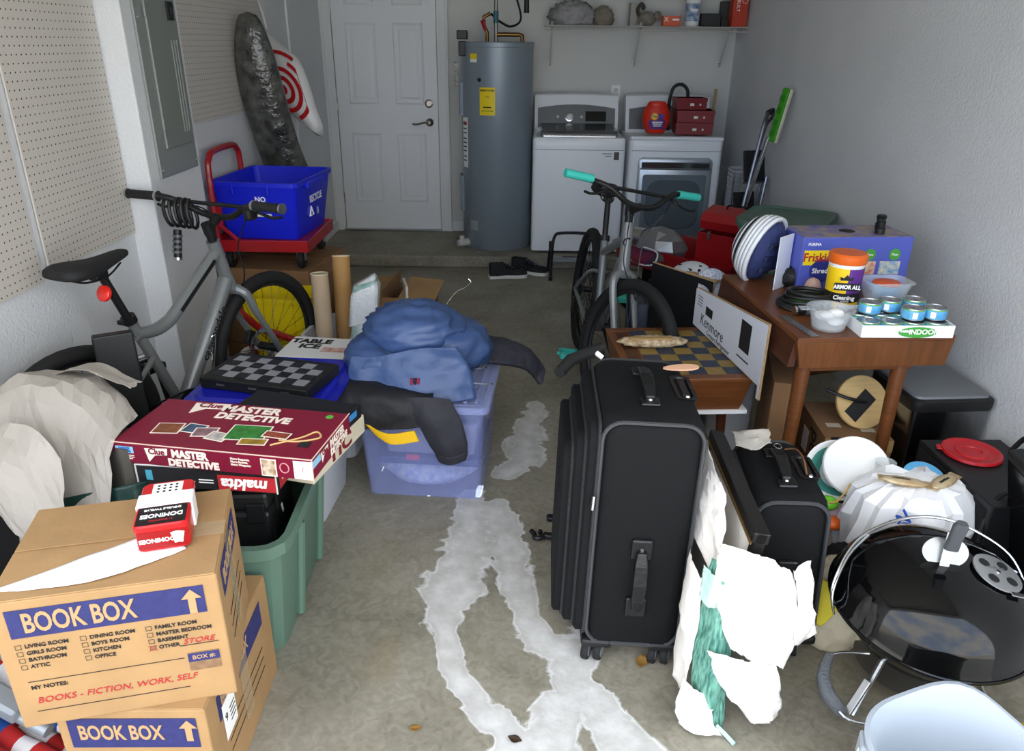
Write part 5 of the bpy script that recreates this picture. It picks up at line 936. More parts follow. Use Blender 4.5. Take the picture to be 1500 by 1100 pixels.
def cyl_patch(name,m,z0,z1,a0,a1,r0=.056,r1=.0585):
    b=B(); N=10; rg=[]
    for i in range(N+1):
        a=R(a0+(a1-a0)*i/N); rg.append([Vector(((r0 if zz==z0 else r1)*k*math.sin(a),-(r0 if zz==z0 else r1)*k*math.cos(a),zz)) for k,zz in ((1,z0),(1.02,z0),(1.02,z1),(1,z1))])
    return obj(name,b.loft(rg),m,t)
cyl_patch('label_yellow',mat('label_yellow','f0c818',.4),.06,.15,-90,0); cyl_patch('label_purple',mat('label_purple','5e2f86',.4),.06,.15,0,90); cyl_patch('label_black',ink,.032,.065,-90,90,.0565,.057); cyl_patch('label_yellow',MATS['label_yellow'],.006,.032,-90,90,.0555,.056)
plate(t,T(0,-.0605,.09,90),.085,.026,ink,'brand_plate'); text('ARMOR ALL',.019,wink,t,T(0,-.0612,.089,90),bold=.0008,xs=.85); text('Cleaning',.02,wink,t,T(-.005,-.0602,.051,90),bold=.0006); text('WIPES',.01,wink,t,T(.0,-.0602,.038,90))
obj('viking_print',B(T(-.005,-.06,.112,90)).prism([(-.02,0),(.02,0),(.022,.012),(.01,.008),(0,.02),(-.01,.008),(-.022,.012)],.0006),ink,t)
cpl=mat('clear_container','dfe5e8',.12,alpha=.28,spec=.7)
t=thing('deli_container','round clear container with white packets on the table','container',(1.005,2.335,zt),0)
obj('tub',B().loft([circ(r,z,28) for r,z in ((.048,0),(.052,.004),(.066,.062),(.075,.066),(.076,.07),(.064,.07),(.05,.008))]),cpl,t,smooth=True); obj('tab',B().box((-.085,.0,.067),(.03,.03,.004)),cpl,t)
for k in range(5): a=k*1.3; tag(obj('white_packet',lump((1.005+.022*math.cos(a),2.335+.022*math.sin(a),zt+.022+.009*k),(.024,.020,.013),k+2,.2,2.5,18,12),mat('packet_white','ecebea',.6),smooth=True,ang=180),'white packet in the round clear container','packet','white packets in the round container')
# can tray
t=thing('can_tray','white cardboard tray of cat food cans with green print','tray',(1.222,2.355,zt),1.5)
wt=mat('tray_white','e8eaec',.6); TWd,TDp=.29,.20
obj('base',B().box((0,0,.002),(TWd,TDp,.004)),wt,t)
for c,s_ in (((0,-TDp/2,.02),(TWd,.004,.04)),((0,TDp/2,.02),(TWd,.004,.04)),((-TWd/2,0,.02),(.004,TDp,.04)),((TWd/2,0,.02),(.004,TDp,.04))): obj('side',B().box(c,s_),wt,t)
obj('green_print',B(T(.03,-TDp/2-.0022,.018,90)).loft([[Vector((.062*math.cos(a),.018*math.sin(a),z)) for a in [2*math.pi*i/20 for i in range(20)]] for z in (0,.0006)]),mat('print_green','3f9a3a',.5),t); text('INDOOR',.023,wink,t,T(.048,-TDp/2-.003,.019,90),bold=.0006,xs=1.0); text('Friskies',.012,wink,t,T(-.01,-TDp/2-.003,.022,90),bold=.0005)
canb=mat('can_label_blue','3f8fc8',.4,var=.5,scale=30,col2='7cc4e4')
def can(label,x,y,z,rz,grp):
    t=thing('food_can',label,'can',(x,y,z),rz,grp); obj('body',B().lathe([(.032,0),(.0345,.002),(.0345,.036),(.033,.038),(.031,.0375),(.030,.035),(0,.0348)],24),alu,t,smooth=True); obj('label',B().lathe([(.0347,.004),(.0351,.005),(.0351,.031),(.0347,.032)],24),canb,t,smooth=True)
    obj('green_edge',B().lathe([(.0349,.031),(.0352,.0315),(.0352,.034),(.0349,.0345)],24),mat('can_green','5fb04a',.4),t); plate(t,T(-.004,-.0352,.018,90),.015,.02,wink,'barcode'); obj('pull_ring',B().tube([(.004+.009*math.cos(i*.7),.008+.011*math.sin(i*.7),.037) for i in range(9)],.0014,4,closed=True),steel,t); return t
cb_=Vector((1.222,2.355,zt+.0045))
for i in range(4):
    for j in range(2): can('blue can in the lower layer of the tray, %s row, %s'%(('front','back')[j],('leftmost','second from left','third from left','rightmost')[i]),cb_.x-.106+.0708*i,cb_.y-.055+.078*j,cb_.z,20*i-30*j,'lower cans in the white tray')
z2=cb_.z+.0385
for lab,x,y in (('blue can on the upper layer at the left, beside the clear container',-.075,.02),('blue can on the upper layer second from left, further back',-.0,.045),('blue can on the upper layer front centre',.04,-.035),('blue can on the upper layer at the front right corner',.112,-.03),('blue can on the upper layer at the back right',.085,.055)): can(lab,cb_.x+x,cb_.y+y,z2,random.uniform(-40,40),'upper cans on the white tray')
can('blue can standing behind the tray next to the wipes tub',1.175,2.63,zt,10,'upper cans on the white tray')
t=thing('food_container','clear rectangular container with blue and orange contents behind the cans','container',(1.262,2.535,zt),4)
obj('riser',B().box((0,0,.022),(.10,.07,.044)),cpl,t)
obj('tub',B(T(0,0,.045)).loft([rrect(.12,.085,.02,0),rrect(.15,.11,.025,.055),rrect(.165,.125,.03,.058),rrect(.165,.125,.03,.062),rrect(.145,.105,.025,.062),rrect(.115,.08,.02,.004)]),cpl,t,smooth=True,ang=30)
obj('blue_insert',B(T(.005,0,.05)).loft([circ(.04,0,20),circ(.045,.04,20),circ(.04,.042,20)]),mat('insert_blue','4f9fd0',.5),t,smooth=True); obj('orange_lid',B(T(.005,0,.092)).loft([circ(.045,0,20),circ(.047,.004,20),circ(.04,.009,20)]),mat('insert_orange','d85a28',.5),t,smooth=True)

t=thing('magazine','glossy magazine card tilted behind the striped helmet','magazine',(1.06,3.02,zt),0,rot=(48,0,28)); obj('card',B().box((0,.055,.002),(.13,.11,.003)),mat('card_salmon','b8705c',.4,var=.7,scale=18,col2='dcd4c8'),t)
tag(obj('black_pouch',lump((1.045,2.80,zt+.035),(.05,.045,.04),7,.25,2.6,26,18,flat=-.034),mat('pouch_black','131416',.6),smooth=True,ang=180),'small black pouch between the helmet and the cat food carton','pouch')
# ---------------------------------------------------------------- right front: suitcases, wrapped frame, grill, bucket
pip=mat('piping_black','3a3b3d',.4); leath=mat('black_leather','141415',.35,bump=.2,bscale=60)
def suitcase(label,loc,rot,W,D,Hh,big):
    t=thing('suitcase',label,'suitcase',loc,0,None,rot)     # faces: narrow side to -Y, front pockets to -X
    zb=.07
    def ring(w_,d_,z,r=.045,cx=0): return rrect(w_,d_,r,z,4,cx,D/2)
    b=B(); b.loft([ring(W-.03,D-.03,zb),ring(W,D,zb+.02),ring(W,D,Hh-.05),ring(W-.008,D-.008,Hh-.025),ring(W-.03,D-.03,Hh-.006),ring(W-.07,D-.07,Hh)]); obj('body',b,blackfab,t,smooth=True,ang=60)
    # piping round the narrow side facing the camera
    def sidep(ins,y): return [Vector((p.x,y,p.y)) for p in rrect(W-ins,Hh-zb-ins,.05,0,5,0,(Hh+zb)/2)]
    obj('piping',B().tube(sidep(.016,.004),.0055,6,closed=True),pip,t,smooth=True); obj('piping',B().tube(sidep(.016,D-.004),.0055,6,closed=True),pip,t,smooth=True)
    # expansion section and pockets on the left
    n_=3 if big else 2
    for k in range(n_):
        x=-W/2-.012-.030*k; ww=.028; dd=D-.02-.05*k; hh=Hh-zb-.04-.05*k
        b=B(); b.loft([[Vector((x+s_,p.x+D/2,p.y)) for p in rrect(dd-i_,hh-i_,.05,0,4,0,zb+.01+(Hh-zb-.03)/2-.015*k)] for s_,i_ in ((ww/2,0),(-ww/2+.006,0),(-ww/2,.012))]); pk=obj('pocket',b,blackfab,t,smooth=True,ang=40)
        obj('zipper',B().tube([Vector((x+ww/2,p.x+D/2,p.y)) for p in rrect(dd+.008,hh+.008,.05,0,5,0,zb+.01+(Hh-zb-.03)/2-.015*k)],.005,6,closed=True),mat('zipper_tape','2c2d2f',.5,bump=.6,bscale=300),pk,smooth=True)
    obj('zip_pull',B().tube([(-W/2-.002,-.008,Hh*.72),(-W/2-.004,-.012,Hh*.67)],.005,6),steel,t)
    # side handle
    z0,z1=(Hh*.28,Hh*.52) if big else (Hh*.42,Hh*.60)
    for z in (z0,z1):
        s_=1 if z==z0 else -1
        h=obj('handle_mount',B().box((.0,-.006,z),(.055,.012,.06)),leath,t,bev=.006); obj('rivet',B().lathe([(.006,0),(.004,.004)],10,(0,-.012,z),FRONT),steel,h)
    obj('side_handle',B().loft([[Vector((x*w2,-.018-.016*math.sin(math.pi*f)+y_*.009,z0+(z1-z0)*f)) for x,y_ in ((-1,-1),(1,-1),(1,1),(-1,1))] for f,w2 in ((0,.012),(.2,.017),(.5,.018),(.8,.017),(1,.012))]),leath,t,bev=.004)
    # top handle and trolley pocket
    y0,y1=D*.25,D*.72
    for y in (y0,y1):
        h=obj('handle_mount',B().box((.0,y,Hh+.004),(.05,.05,.010)),leath,t,bev=.006); obj('rivet',B().lathe([(.006,0),(.004,.004)],10,(0,y,Hh+.009)),steel,h)
    obj('top_handle',B().loft([[Vector((x*w2,y0+(y1-y0)*f,Hh+.012+.022*math.sin(math.pi*f)+z_*.008)) for x,z_ in ((-1,-1),(1,-1),(1,1),(-1,1))] for f,w2 in ((0,.012),(.2,.016),(.5,.017),(.8,.016),(1,.012))]),leath,t,bev=.004)
    b=B(); b.loft([rrect(.05,D*.36,.02,Hh-.012,3,W/2-.03,D*.5),rrect(.055,D*.38,.02,Hh+.004,3,W/2-.03,D*.5),rrect(.035,D*.33,.015,Hh+.004,3,W/2-.03,D*.5),rrect(.03,D*.30,.012,Hh-.008,3,W/2-.03,D*.5)]); tp=obj('trolley_recess',b,leath,t,smooth=True,ang=30)
    obj('trolley_grip',B().box((W/2-.03,D*.5,Hh+.0),(.02,D*.26,.012)),black,tp,bev=.003); obj('trolley_button',B().lathe([(.007,0),(.005,.004)],10,(W/2-.03,D*.34,Hh+.006)),steel,tp)
    # base corners and wheels
    for x in (-W/2+.04,W/2-.04):
        for y in (.045,D-.045):
            obj('corner_guard',B().box((x,y,zb+.004),(.085,.095,.028)),black,t,bev=.010)
            for dx in ((-.017,.017) if big else (0,)):
                c=(x+dx-.005,y-.012,.031); w2=obj('wheel',B().lathe([(.010,-.009),(.028,-.010),(.031,-.006),(.031,.006),(.028,.010),(.010,.009)],18,c,Matrix.Rotation(R(70),4,'Z')@Matrix.Rotation(R(90),4,'X')),rub,t,smooth=True); obj('wheel_hub',B().lathe([(.001,-.0095),(.020,-.011),(.020,.011),(.001,.0095)],14,c,Matrix.Rotation(R(70),4,'Z')@Matrix.Rotation(R(90),4,'X')),gplas,w2)
            obj('wheel_fork',B().box((x-.005,y-.005,.05),(.012,.02,.04)),black,t)
    if not big:
        plate(t,T(-.02,D*.92,Hh-.004,0),.07,.022,wink,'white_tag'); obj('luggage_clip',B().tube([(.01+.01*math.cos(i*.7),D*.70+.016*math.sin(i*.7),Hh+.03) for i in range(9)],.002,5,closed=True),steel,t); obj('copper_ring',B().tube(smooth_path([(.06,D*.35,Hh+.01),(.062,D*.5,Hh+.03),(.055,D*.65,Hh+.03),(.03,D*.7,Hh+.02)]),.0025,6),mat('copper_wire','b8845a',.3,.8),t)
    return t
suitcase('large black upright suitcase with side handle in the centre foreground',(.315,1.60,0),(-3,1.5,-2),.265,.47,.745,True)
suitcase('smaller black suitcase with white tag behind the torn paper',(.733,1.635,0),(-2,-2.5,-5),.20,.36,.515,False)
tag(obj('wooden_tag',B(T(.455,1.955,.752,4,0,8)).loft([[Vector((p.x,p.y,z)) for p in [Vector((.052*math.cos(a),.017*math.sin(a)*(1+.25*math.cos(a)),0)) for a in [2*math.pi*i/24 for i in range(24)]]] for z in (0,.004)]),mat('pale_wood_tag','d9a98a',.55)),'pale oval wooden tag lying on top of the large suitcase','tag')
t=thing('rubber_grip','black rubber hand grip sticking out left of the large suitcase','grip',(0,0,0)); obj('grip',B().tube([(.12,2.03,.70),(.155,2.09,.715),(.255,2.16,.73)],[.017,.019,.016],12),rub,t,smooth=True); obj('shaft',B().tube([(.255,2.16,.73),(.30,2.24,.42),(.30,2.26,.0)],.009,8),dark,t); obj('white_tip',B().tube([(.235,2.13,.725),(.255,2.12,.712)],.008,8),white,t)
# black clip on the floor, leaves
t=thing('bike_clip','small black clip bracket lying on the concrete floor','clip',(.10,2.19,0),-10); obj('jaw',B().tube(smooth_path([(-.05,.02,.012),(-.035,.0,.012),(-.03,-.02,.014),(-.01,-.018,.016),(.0,.0,.016)]),.009,8),black,t,smooth=True); obj('arm',B().box((.025,.0,.014),(.06,.024,.02)),black,t,bev=.005); obj('screw',B().lathe([(.008,0),(.008,.012),(0,.012)],10,(-.015,.0,.02)),dark,t)
tag(obj('strap_end',B().box((0,0,.012),(.05,.03,.022)),black,loc=(.135,2.30,0),bev=.008),'black strap end on the floor beside the large suitcase','strap')
def leaf(label,x,y,s_,rz,c): 
    o=obj('dry_leaf',B().grid(8,4,lambda u,v:Vector((s_*(u-.5),s_*.42*math.sin(math.pi*min(max(u,.02),.98))*(v-.5)*1.6,.004+s_*.12*(2*v-1)**2+s_*.08*(2*u-1)**2))),mat('leaf_'+c,c,.7),smooth=True,loc=(x,y,0),rot=(0,0,rz),solid=.001); tag(o,label,'leaf')
leaf('tan dry leaf on the floor beside the suitcase wheel',.355,1.615,.05,70,'8f6c30'); leaf('small dark leaf on the whitened floor in the foreground',.005,1.352,.035,-20,'3a2a18'); leaf('rusty round leaf scrap on the floor left of the white runs',-.245,1.38,.03,10,'8a6428')
# wrapped picture frame with torn paper
pp=mat('white_torn_paper','efe9e0',.8,bump=.2,bscale=40); tp_=mat('teal_film_dark','1f5a4e',.3,var=.6,scale=14,stretch=(10,10,1.5),col2='7fb8a4')
t=thing('wrapped_picture','black framed picture in torn white paper and green film between the suitcases','wrapped picture',(0,0,0))
Mf=T(.512,1.50,.0,0,7,-1.5)
obj('frame_rail',B(Mf).box((0,.24,.525),(.04,.52,.03)),mat('frame_black','191817',.4),t,bev=.003); obj('frame_stile',B(Mf).box((0,-.005,.27),(.028,.03,.54)),MATS['frame_black'],t,bev=.003); obj('frame_stile',B(Mf).box((0,.485,.27),(.028,.03,.54)),MATS['frame_black'],t,bev=.003); obj('frame_back',B(Mf).box((-.010,.24,.27),(.006,.46,.50)),pp,t); obj('gilt_edge',B(Mf).box((-.0215,.24,.51),(.003,.52,.007)),mat('gilt','8a6a3a',.4,.5),t)
obj('green_film',cloth([[(.475,1.50,.45),(.50,1.47,.46),(.53,1.47,.45)],[(.455,1.47,.28),(.485,1.425,.29),(.525,1.43,.28)],[(.45,1.45,.12),(.485,1.40,.12),(.525,1.41,.12)],[(.47,1.44,.005),(.50,1.395,.005),(.53,1.41,.005)]],40,24,.008,16,2),tp_,t,smooth=True,ang=50,solid=.001)
S_=lambda rows,nu,nv,amp,fr,sd,rg=.12,m=pp: obj('torn_paper',cloth(rows,int(nu*.42),int(nv*.42),amp*1.3,fr*.9,sd,rg*1.5),m,t,smooth=True,ang=12,solid=.0008)
S_([[(.50,1.93,.60),(.515,1.80,.60),(.53,1.62,.55)],[(.475,1.86,.52),(.485,1.72,.50),(.51,1.53,.47)],[(.468,1.80,.42),(.475,1.66,.40),(.50,1.49,.37)]],40,40,.012,14,3)
S_([[(.49,1.50,.50),(.56,1.455,.50),(.625,1.47,.46),(.665,1.50,.40)],[(.475,1.46,.42),(.56,1.425,.42),(.63,1.435,.38),(.68,1.47,.32)],[(.49,1.43,.33),(.56,1.40,.33),(.63,1.41,.29),(.675,1.44,.25)],[(.52,1.41,.26),(.57,1.39,.24),(.62,1.40,.22),(.65,1.42,.19)]],60,60,.013,13,5)
S_([[(.47,1.42,.25),(.55,1.385,.25),(.625,1.40,.23)],[(.50,1.41,.17),(.57,1.375,.16),(.65,1.40,.13)],[(.56,1.40,.07),(.60,1.375,.05),(.66,1.41,.045)]],46,46,.012,13,7,.2)
S_([[(.665,1.49,.43),(.70,1.50,.45),(.715,1.52,.42)],[(.68,1.47,.32),(.72,1.49,.30),(.745,1.51,.28)],[(.665,1.46,.24),(.71,1.475,.21),(.755,1.505,.225)]],40,30,.010,15,9,.2)
S_([[(.425,1.44,.13),(.46,1.42,.11),(.50,1.41,.09)],[(.41,1.42,.06),(.45,1.395,.05),(.495,1.385,.05)],[(.425,1.41,.008),(.47,1.38,.006),(.52,1.375,.008)]],36,36,.010,16,11,.15)
S_([[(.455,1.60,.40),(.45,1.55,.40),(.465,1.50,.38)],[(.438,1.58,.25),(.436,1.53,.25),(.455,1.47,.24)],[(.43,1.56,.07),(.425,1.51,.06),(.44,1.45,.07)]],36,24,.008,15,13,.1)
S_([[(.615,1.93,.565),(.66,1.90,.585),(.71,1.90,.59)],[(.61,1.86,.555),(.66,1.83,.565),(.70,1.85,.575)]],24,24,.008,20,15,.25,gm)
obj('pale_film',cloth([[(.46,1.50,.43),(.475,1.46,.43),(.49,1.455,.42)],[(.448,1.47,.36),(.46,1.445,.35),(.482,1.44,.35)]],16,14,.006,20,4,.2),mat('film_pale_teal','b6d4c8',.3),t,smooth=True,ang=50,solid=.001); obj('film_tail',B().tube(smooth_path([(.505,1.385,.03),(.53,1.37,.012),(.545,1.35,.006)]),.006,6),MATS['film_pale_teal'],t)
# things under and in front of the table
carton('tall brown cardboard box leaning behind the left table leg',.985,2.60,0,.10,.36,.50,-12,cardd,None,False)
tag(obj('white_storage_box',B().loft([rrect(.13,.30,.02,0),rrect(.15,.33,.02,.50),rrect(.155,.335,.02,.505),rrect(.14,.32,.02,.515)]),mat('box_white_plastic','d5d7da',.45),loc=(.905,2.98,0),smooth=True,ang=30),'plain white storage box standing behind the carton panels','storage box')
tag(obj('mesh_laundry_bag',cloth([[(.76,3.12,.70),(.81,3.10,.72),(.86,3.08,.70)],[(.75,3.06,.62),(.79,3.03,.62),(.85,3.03,.62)],[(.755,3.05,.53),(.80,3.03,.52),(.84,3.03,.53)]],20,20,.012,12,2),mat('mesh_white_cloth','c8ccd8',.9,var=.4,scale=200,col2='70747e'),smooth=True,ang=180,solid=.004),'white mesh laundry bag hanging behind the wooden table corner','laundry bag')
t=carton('small brown shipping box with black letters under the table',1.205,2.50,0,.235,.30,.325,-3,cardd,None,False)
for z in (.30,.20): obj('tape_band',B().box((0,-.1506,z),(.235,.001,.045)),mat('shiny_tape','a88558',.15),t)
text('pod',.13,ink,t,T(-.03,-.1515,.235,90)@Matrix.Rotation(R(-90),4,'Z'),bold=.001); text('pod',.10,ink,t,T(-.1182,-.05,.22,90,0,-90)@Matrix.Rotation(R(-90),4,'Z'),bold=.001); plate(t,T(-.1182,.04,.22,90,0,-90),.06,.09,wink,'shipping_label'); plate(t,T(.085,-.1512,.16,90),.06,.11,mat('wrap_print','e6dcd8',.6,var=.9,scale=35,col2='b03a4a'),'torn_label')
for x,y in ((-.06,-.05),(.05,-.08)): plate(t,T(x,y,.3262),.05,.03,mat('label_dull','c4bba8',.7),'label')
t=thing('lamp_base','round pale wooden lamp base with black plate leaning on the shipping box','lamp base',(1.235,2.47,.412),0,rot=(62,0,8))
obj('disc',B().lathe([(.094,-.008),(.097,-.005),(.097,.005),(.094,.008),(0,.008)],40),mat('bamboo','d6b478',.45,var=.2,scale=6,stretch=(1,12,1)),t,smooth=True,ang=40); obj('base_plate',B().box((-.012,-.012,.010),(.115,.055,.004),(0,0,42)),black,t,bev=.001)
obj('cord',B().tube(smooth_path([(.01,.0,.014),(-.03,.005,.03),(-.08,.02,.03),(-.13,.05,.0)]),.006,8),black,t,smooth=True)
# stainless bin
t=thing('trash_can','stainless steel rectangular trash can with black lid by the right wall','trash can',(1.487,2.50,0),5)
obj('body',B().loft([rrect(.27,.27,.02,0),rrect(.285,.285,.025,.44)]),mat('brushed_stainless','8a8b8d',.22,1,var=.15,scale=3,stretch=(30,30,1)),t,smooth=True,ang=30)
obj('rim',B().loft([rrect(.295,.295,.03,.435),rrect(.30,.30,.03,.45),rrect(.298,.298,.03,.472),rrect(.28,.28,.03,.478)]),black,t,smooth=True,ang=30); obj('lid',B().loft([rrect(.27,.27,.025,.476),rrect(.265,.265,.025,.486),rrect(.2,.2,.02,.489)]),mat('lid_dark_grey','6e7174',.45),t,smooth=True,ang=30)
# black speaker box with red lid
t=thing('black_speaker','black box speaker cabinet under the red plastic lid','speaker',(1.465,2.02,0),2); obj('cabinet',B().box((0,0,.20),(.27,.40,.40)),mat('vinyl_black','141517',.5),t,bev=.004); obj('grille',B().box((-.136,0,.20),(.004,.36,.36)),mat('grille_cloth','0e0e10',.9),t,bev=.002)
t=thing('food_cover','round red plastic food lid lying on the black speaker','lid',(1.44,2.12,.402),-20); obj('disc',B().lathe([(.078,.004),(.084,.0),(.088,.004),(.086,.012),(.078,.013),(.07,.008),(.05,.008),(.047,.011),(.03,.011),(.028,.008),(0,.008)],36),mat('lid_red','b0121c',.3),t,smooth=True,ang=40); obj('tab',B().box((-.088,0,.006),(.025,.03,.005)),MATS['lid_red'],t,bev=.002)
o=obj('black_cable',B().tube(smooth_path([(1.56,2.08,.43),(1.53,2.0,.42),(1.49,1.97,.415),(1.53,1.92,.415),(1.57,1.90,.415),(1.50,1.88,.415),(1.40,1.87,.412),(1.345,1.84,.36),(1.33,1.81,.24),(1.36,1.78,.10),(1.42,1.74,.01)],6),.006,8),black,smooth=True); tag(o,'black power cable trailing over the speaker to the floor','cable')
o=obj('black_cable',B().tube(smooth_path([(1.56,2.12,.41),(1.58,2.10,.47),(1.57,2.06,.46),(1.55,2.03,.42),(1.57,1.99,.418),(1.58,1.95,.42),(1.54,1.94,.42)],6),.008,8),black,smooth=True); tag(o,'short black cable bundle with plug behind the red lid','cable')
t=thing('flat_monitor','black flat screen leaning at the right edge','monitor',(1.49,1.66,.0),0,rot=(0,-14,-8)); obj('screen_frame',B().box((0,0,.30),(.045,.34,.58)),black,t,bev=.008); obj('screen',B().box((-.0235,0,.30),(.002,.31,.53)),mat('screen_glass','0a0b0d',.1),t); obj('rear_ridge',B().box((-.03,-.12,.30),(.02,.02,.50)),dark,t,bev=.004)
# toy tub, bowl lids, plastic bag
t=thing('toy_tub','shallow tub of colourful party toys in front of the table','tub',(1.02,2.10,0)); obj('tub',B().loft([circ(r,z,28) for r,z in ((.09,0),(.10,.01),(.115,.24),(.12,.245),(.11,.245),(.095,.02))]),mat('tub_milky','b8b0a8',.4),t,smooth=True)
toys=[('pink balloon in the toy tub','ee5a92',(.955,2.17,.30),(.03,.025,.02)),('magenta foam toy in the toy tub','c83ca0',(.94,2.06,.262),(.03,.03,.018)),('lime green toy in the toy tub','6cc22e',(.975,2.02,.275),(.028,.026,.02)),('orange toy in the toy tub','e86a24',(.985,1.985,.225),(.04,.025,.02)),('mauve balloon in the toy tub','a8909a',(1.02,2.02,.245),(.05,.03,.02)),('pale green balloon in the toy tub','98ac8a',(1.075,2.02,.24),(.035,.03,.022)),('white toy in the toy tub','d8d0d8',(.96,2.11,.262),(.04,.03,.02))]
for k,(lab,c_,p_,r_) in enumerate(toys): tag(obj('party_toy',lump(p_,r_,k+3,.15,2,18,12),mat('toy_'+c_,c_,.45),smooth=True,ang=180),lab,'toy','party toys in the tub')
o=obj('yellow_string',B().tube(smooth_path([(.965,2.0,.29),(.985,1.99,.30),(1.01,2.0,.33),(1.03,2.02,.345)]),.003,5),mat('string_yellow','e0b060',.7),smooth=True); tag(o,'thin yellow string curling over the party toys','string')
t=thing('serving_bowl','white bowl with teal and orange inside tilted on the toy tub','bowl',(1.035,2.125,.33),0,rot=(38,-22,0)); b=B(); b.loft([circ(r,z,32) for r,z in ((.045,-.04),(.075,-.02),(.098,.006),(.102,.01),(.094,.008),(.07,-.014),(.04,-.03))]); obj('bowl',b,white,t,smooth=True); obj('teal_patch',B().loft([circ(r,z,32)[8:25] for r,z in ((.055,-.021),(.085,.002))],False,False),mat('teal_glaze','4f9a8c',.4),t,solid=.002); obj('orange_patch',B().loft([circ(r,z,32)[24:31] for r,z in ((.055,-.021),(.085,.002))],False,False),mat('orange_glaze','b8552a',.4),t,solid=.002)
t=thing('round_lid','plain white round lid resting against the white bowl','lid',(1.075,2.10,.358),0,rot=(42,-14,0)); obj('disc',B().lathe([(.09,.0),(.098,.002),(.101,.008),(.097,.014),(.088,.009),(0,.008)],36),white,t,smooth=True,ang=40)
tag(obj('red_pouch',lump((1.085,2.0,.32),(.045,.035,.04),6,.3,5,26,18),mat('red_satin','b01824',.4),smooth=True,ang=180),'red gathered cloth pouch between the bowl and the plastic bag','pouch'); tag(obj('blue_ribbon',lump((1.125,2.02,.335),(.03,.025,.03),9,.35,4,22,16),mat('sky_satin','4fb0d8',.4),smooth=True,ang=180),'sky blue crumpled ribbon beside the red pouch','ribbon')
bgm=mat('white_bag_film','f1f2f4',.35,bump=.3,bscale=25)
t=thing('grocery_bag','white plastic grocery bag with blue lettering behind the grill','plastic bag',(1.175,1.945,0))
rings=[]
for k,(z,r,cx) in enumerate(((0,.10,0),(.01,.14,0),(.10,.16,0),(.2,.17,0),(.30,.165,.005),(.365,.145,.01),(.40,.11,.015),(.412,.05,.02))):
    rings.append([Vector((cx+r*(.94+.22*(1-2*abs(noise.noise(Vector((j*.5,k*.8,2))))))*math.cos(2*math.pi*j/36)*1.05,r*.80*(.94+.20*(1-2*abs(noise.noise(Vector((j*.5,k*.8,6))))))*math.sin(2*math.pi*j/36),z+.03*noise.noise(Vector((j*.4,k,9))))) for j in range(36)])
obj('bag',B().loft(rings),bgm,t,smooth=True,ang=22)
text('Walmart',.055,mat('walmart_blue','2550b8',.5),t,T(-.125,-.132,.30,80,0,-30)@Matrix.Rotation(R(58),4,'Z')@Matrix.Diagonal((-1,1,1,1)),bold=.001)
o=B(T(.04,-.165,.30,84,0,8)); [o.tube([(x0,y0,0),(x1,y1,0)],.0007,4) for x0,y0,x1,y1 in ((-.03,-.03,.03,-.03),(.03,-.03,.03,.03),(.03,.03,-.03,.03),(-.03,.03,-.03,-.03),(-.02,-.02,.02,.02),(-.02,.02,.02,-.02))]; obj('print_mark',o,mat('faint_blue','8a94c0',.5),t,kind='stuff')
wrp=mat('gold_wrapper','a8885a',.35,.3,var=.4,scale=20,col2='d8c8a4')
for lab,p_,rz in (('gold snack wrapper on the left of the plastic bag',(1.13,1.915,.413),-18),('gold snack wrapper on the right of the plastic bag',(1.255,1.93,.405),35)):
    t=thing('snack_wrapper',lab,'wrapper',p_,rz,'gold snack wrappers on the plastic bag'); obj('wrapper',lump((0,0,.008),(.06,.022,.010),3,.15,3,24,12),wrp,t,smooth=True,ang=180); text('nutrition',.014,ink,t,T(-.01,-.004,.0195),bold=.0003)
    for s_ in (-1,1): obj('crimp',B().box((s_*.062,0,.008),(.016,.036,.003)),wrp,t)
tag(obj('food_cover',B(T(1.24,2.0,.375,25,0,0)).lathe([(.06,0),(.065,.006),(.055,.01),(0,.008)],28),mat('lid_sky','5aa8d8',.4),smooth=True,ang=40),'sky blue plastic lid sticking out of the plastic bag','lid')
tag(obj('clear_cup',B().loft([circ(r,z,20,1.145,2.06) for r,z in ((.02,.33),(.03,.40),(.032,.402),(.028,.40),(.018,.335))]),cpl,smooth=True),'small clear plastic cup behind the snack wrapper','cup')
tag(obj('black_tote_bag',lump((.985,1.86,.10),(.085,.09,.12),8,.12,2.2,flat=-.10),mat('tote_black','111214',.8),smooth=True,ang=180),'black cloth bag slumped behind the smaller suitcase','bag')
cv=mat('canvas_cream','d8ccb0',.9,bump=.4,bscale=30)
t=thing('canvas_bag','cream canvas bag with yellow trim slumped beside the grill','canvas bag',(.915,1.735,0)); obj('bag',lump((0,0,.115),(.10,.09,.14),13,.2,2.4,44,30,flat=-.112),cv,t,smooth=True,ang=180); obj('yellow_trim',cloth([[(-.075,-.05,.245),(-.05,-.075,.25),(-.02,-.085,.245)],[(-.09,-.06,.19),(-.07,-.088,.19),(-.045,-.10,.18)],[(-.10,-.05,.13),(-.09,-.08,.13),(-.075,-.095,.12)]],18,14,.006,14,2),mat('trim_yellow','e3cf3a',.7),t,smooth=True,ang=180,solid=.006); obj('yellow_handle',B().tube(smooth_path([(-.04,.02,.20),(-.0,.04,.245),(.06,.04,.24),(.08,.02,.20)]),.012,8),MATS['trim_yellow'],t,smooth=True)
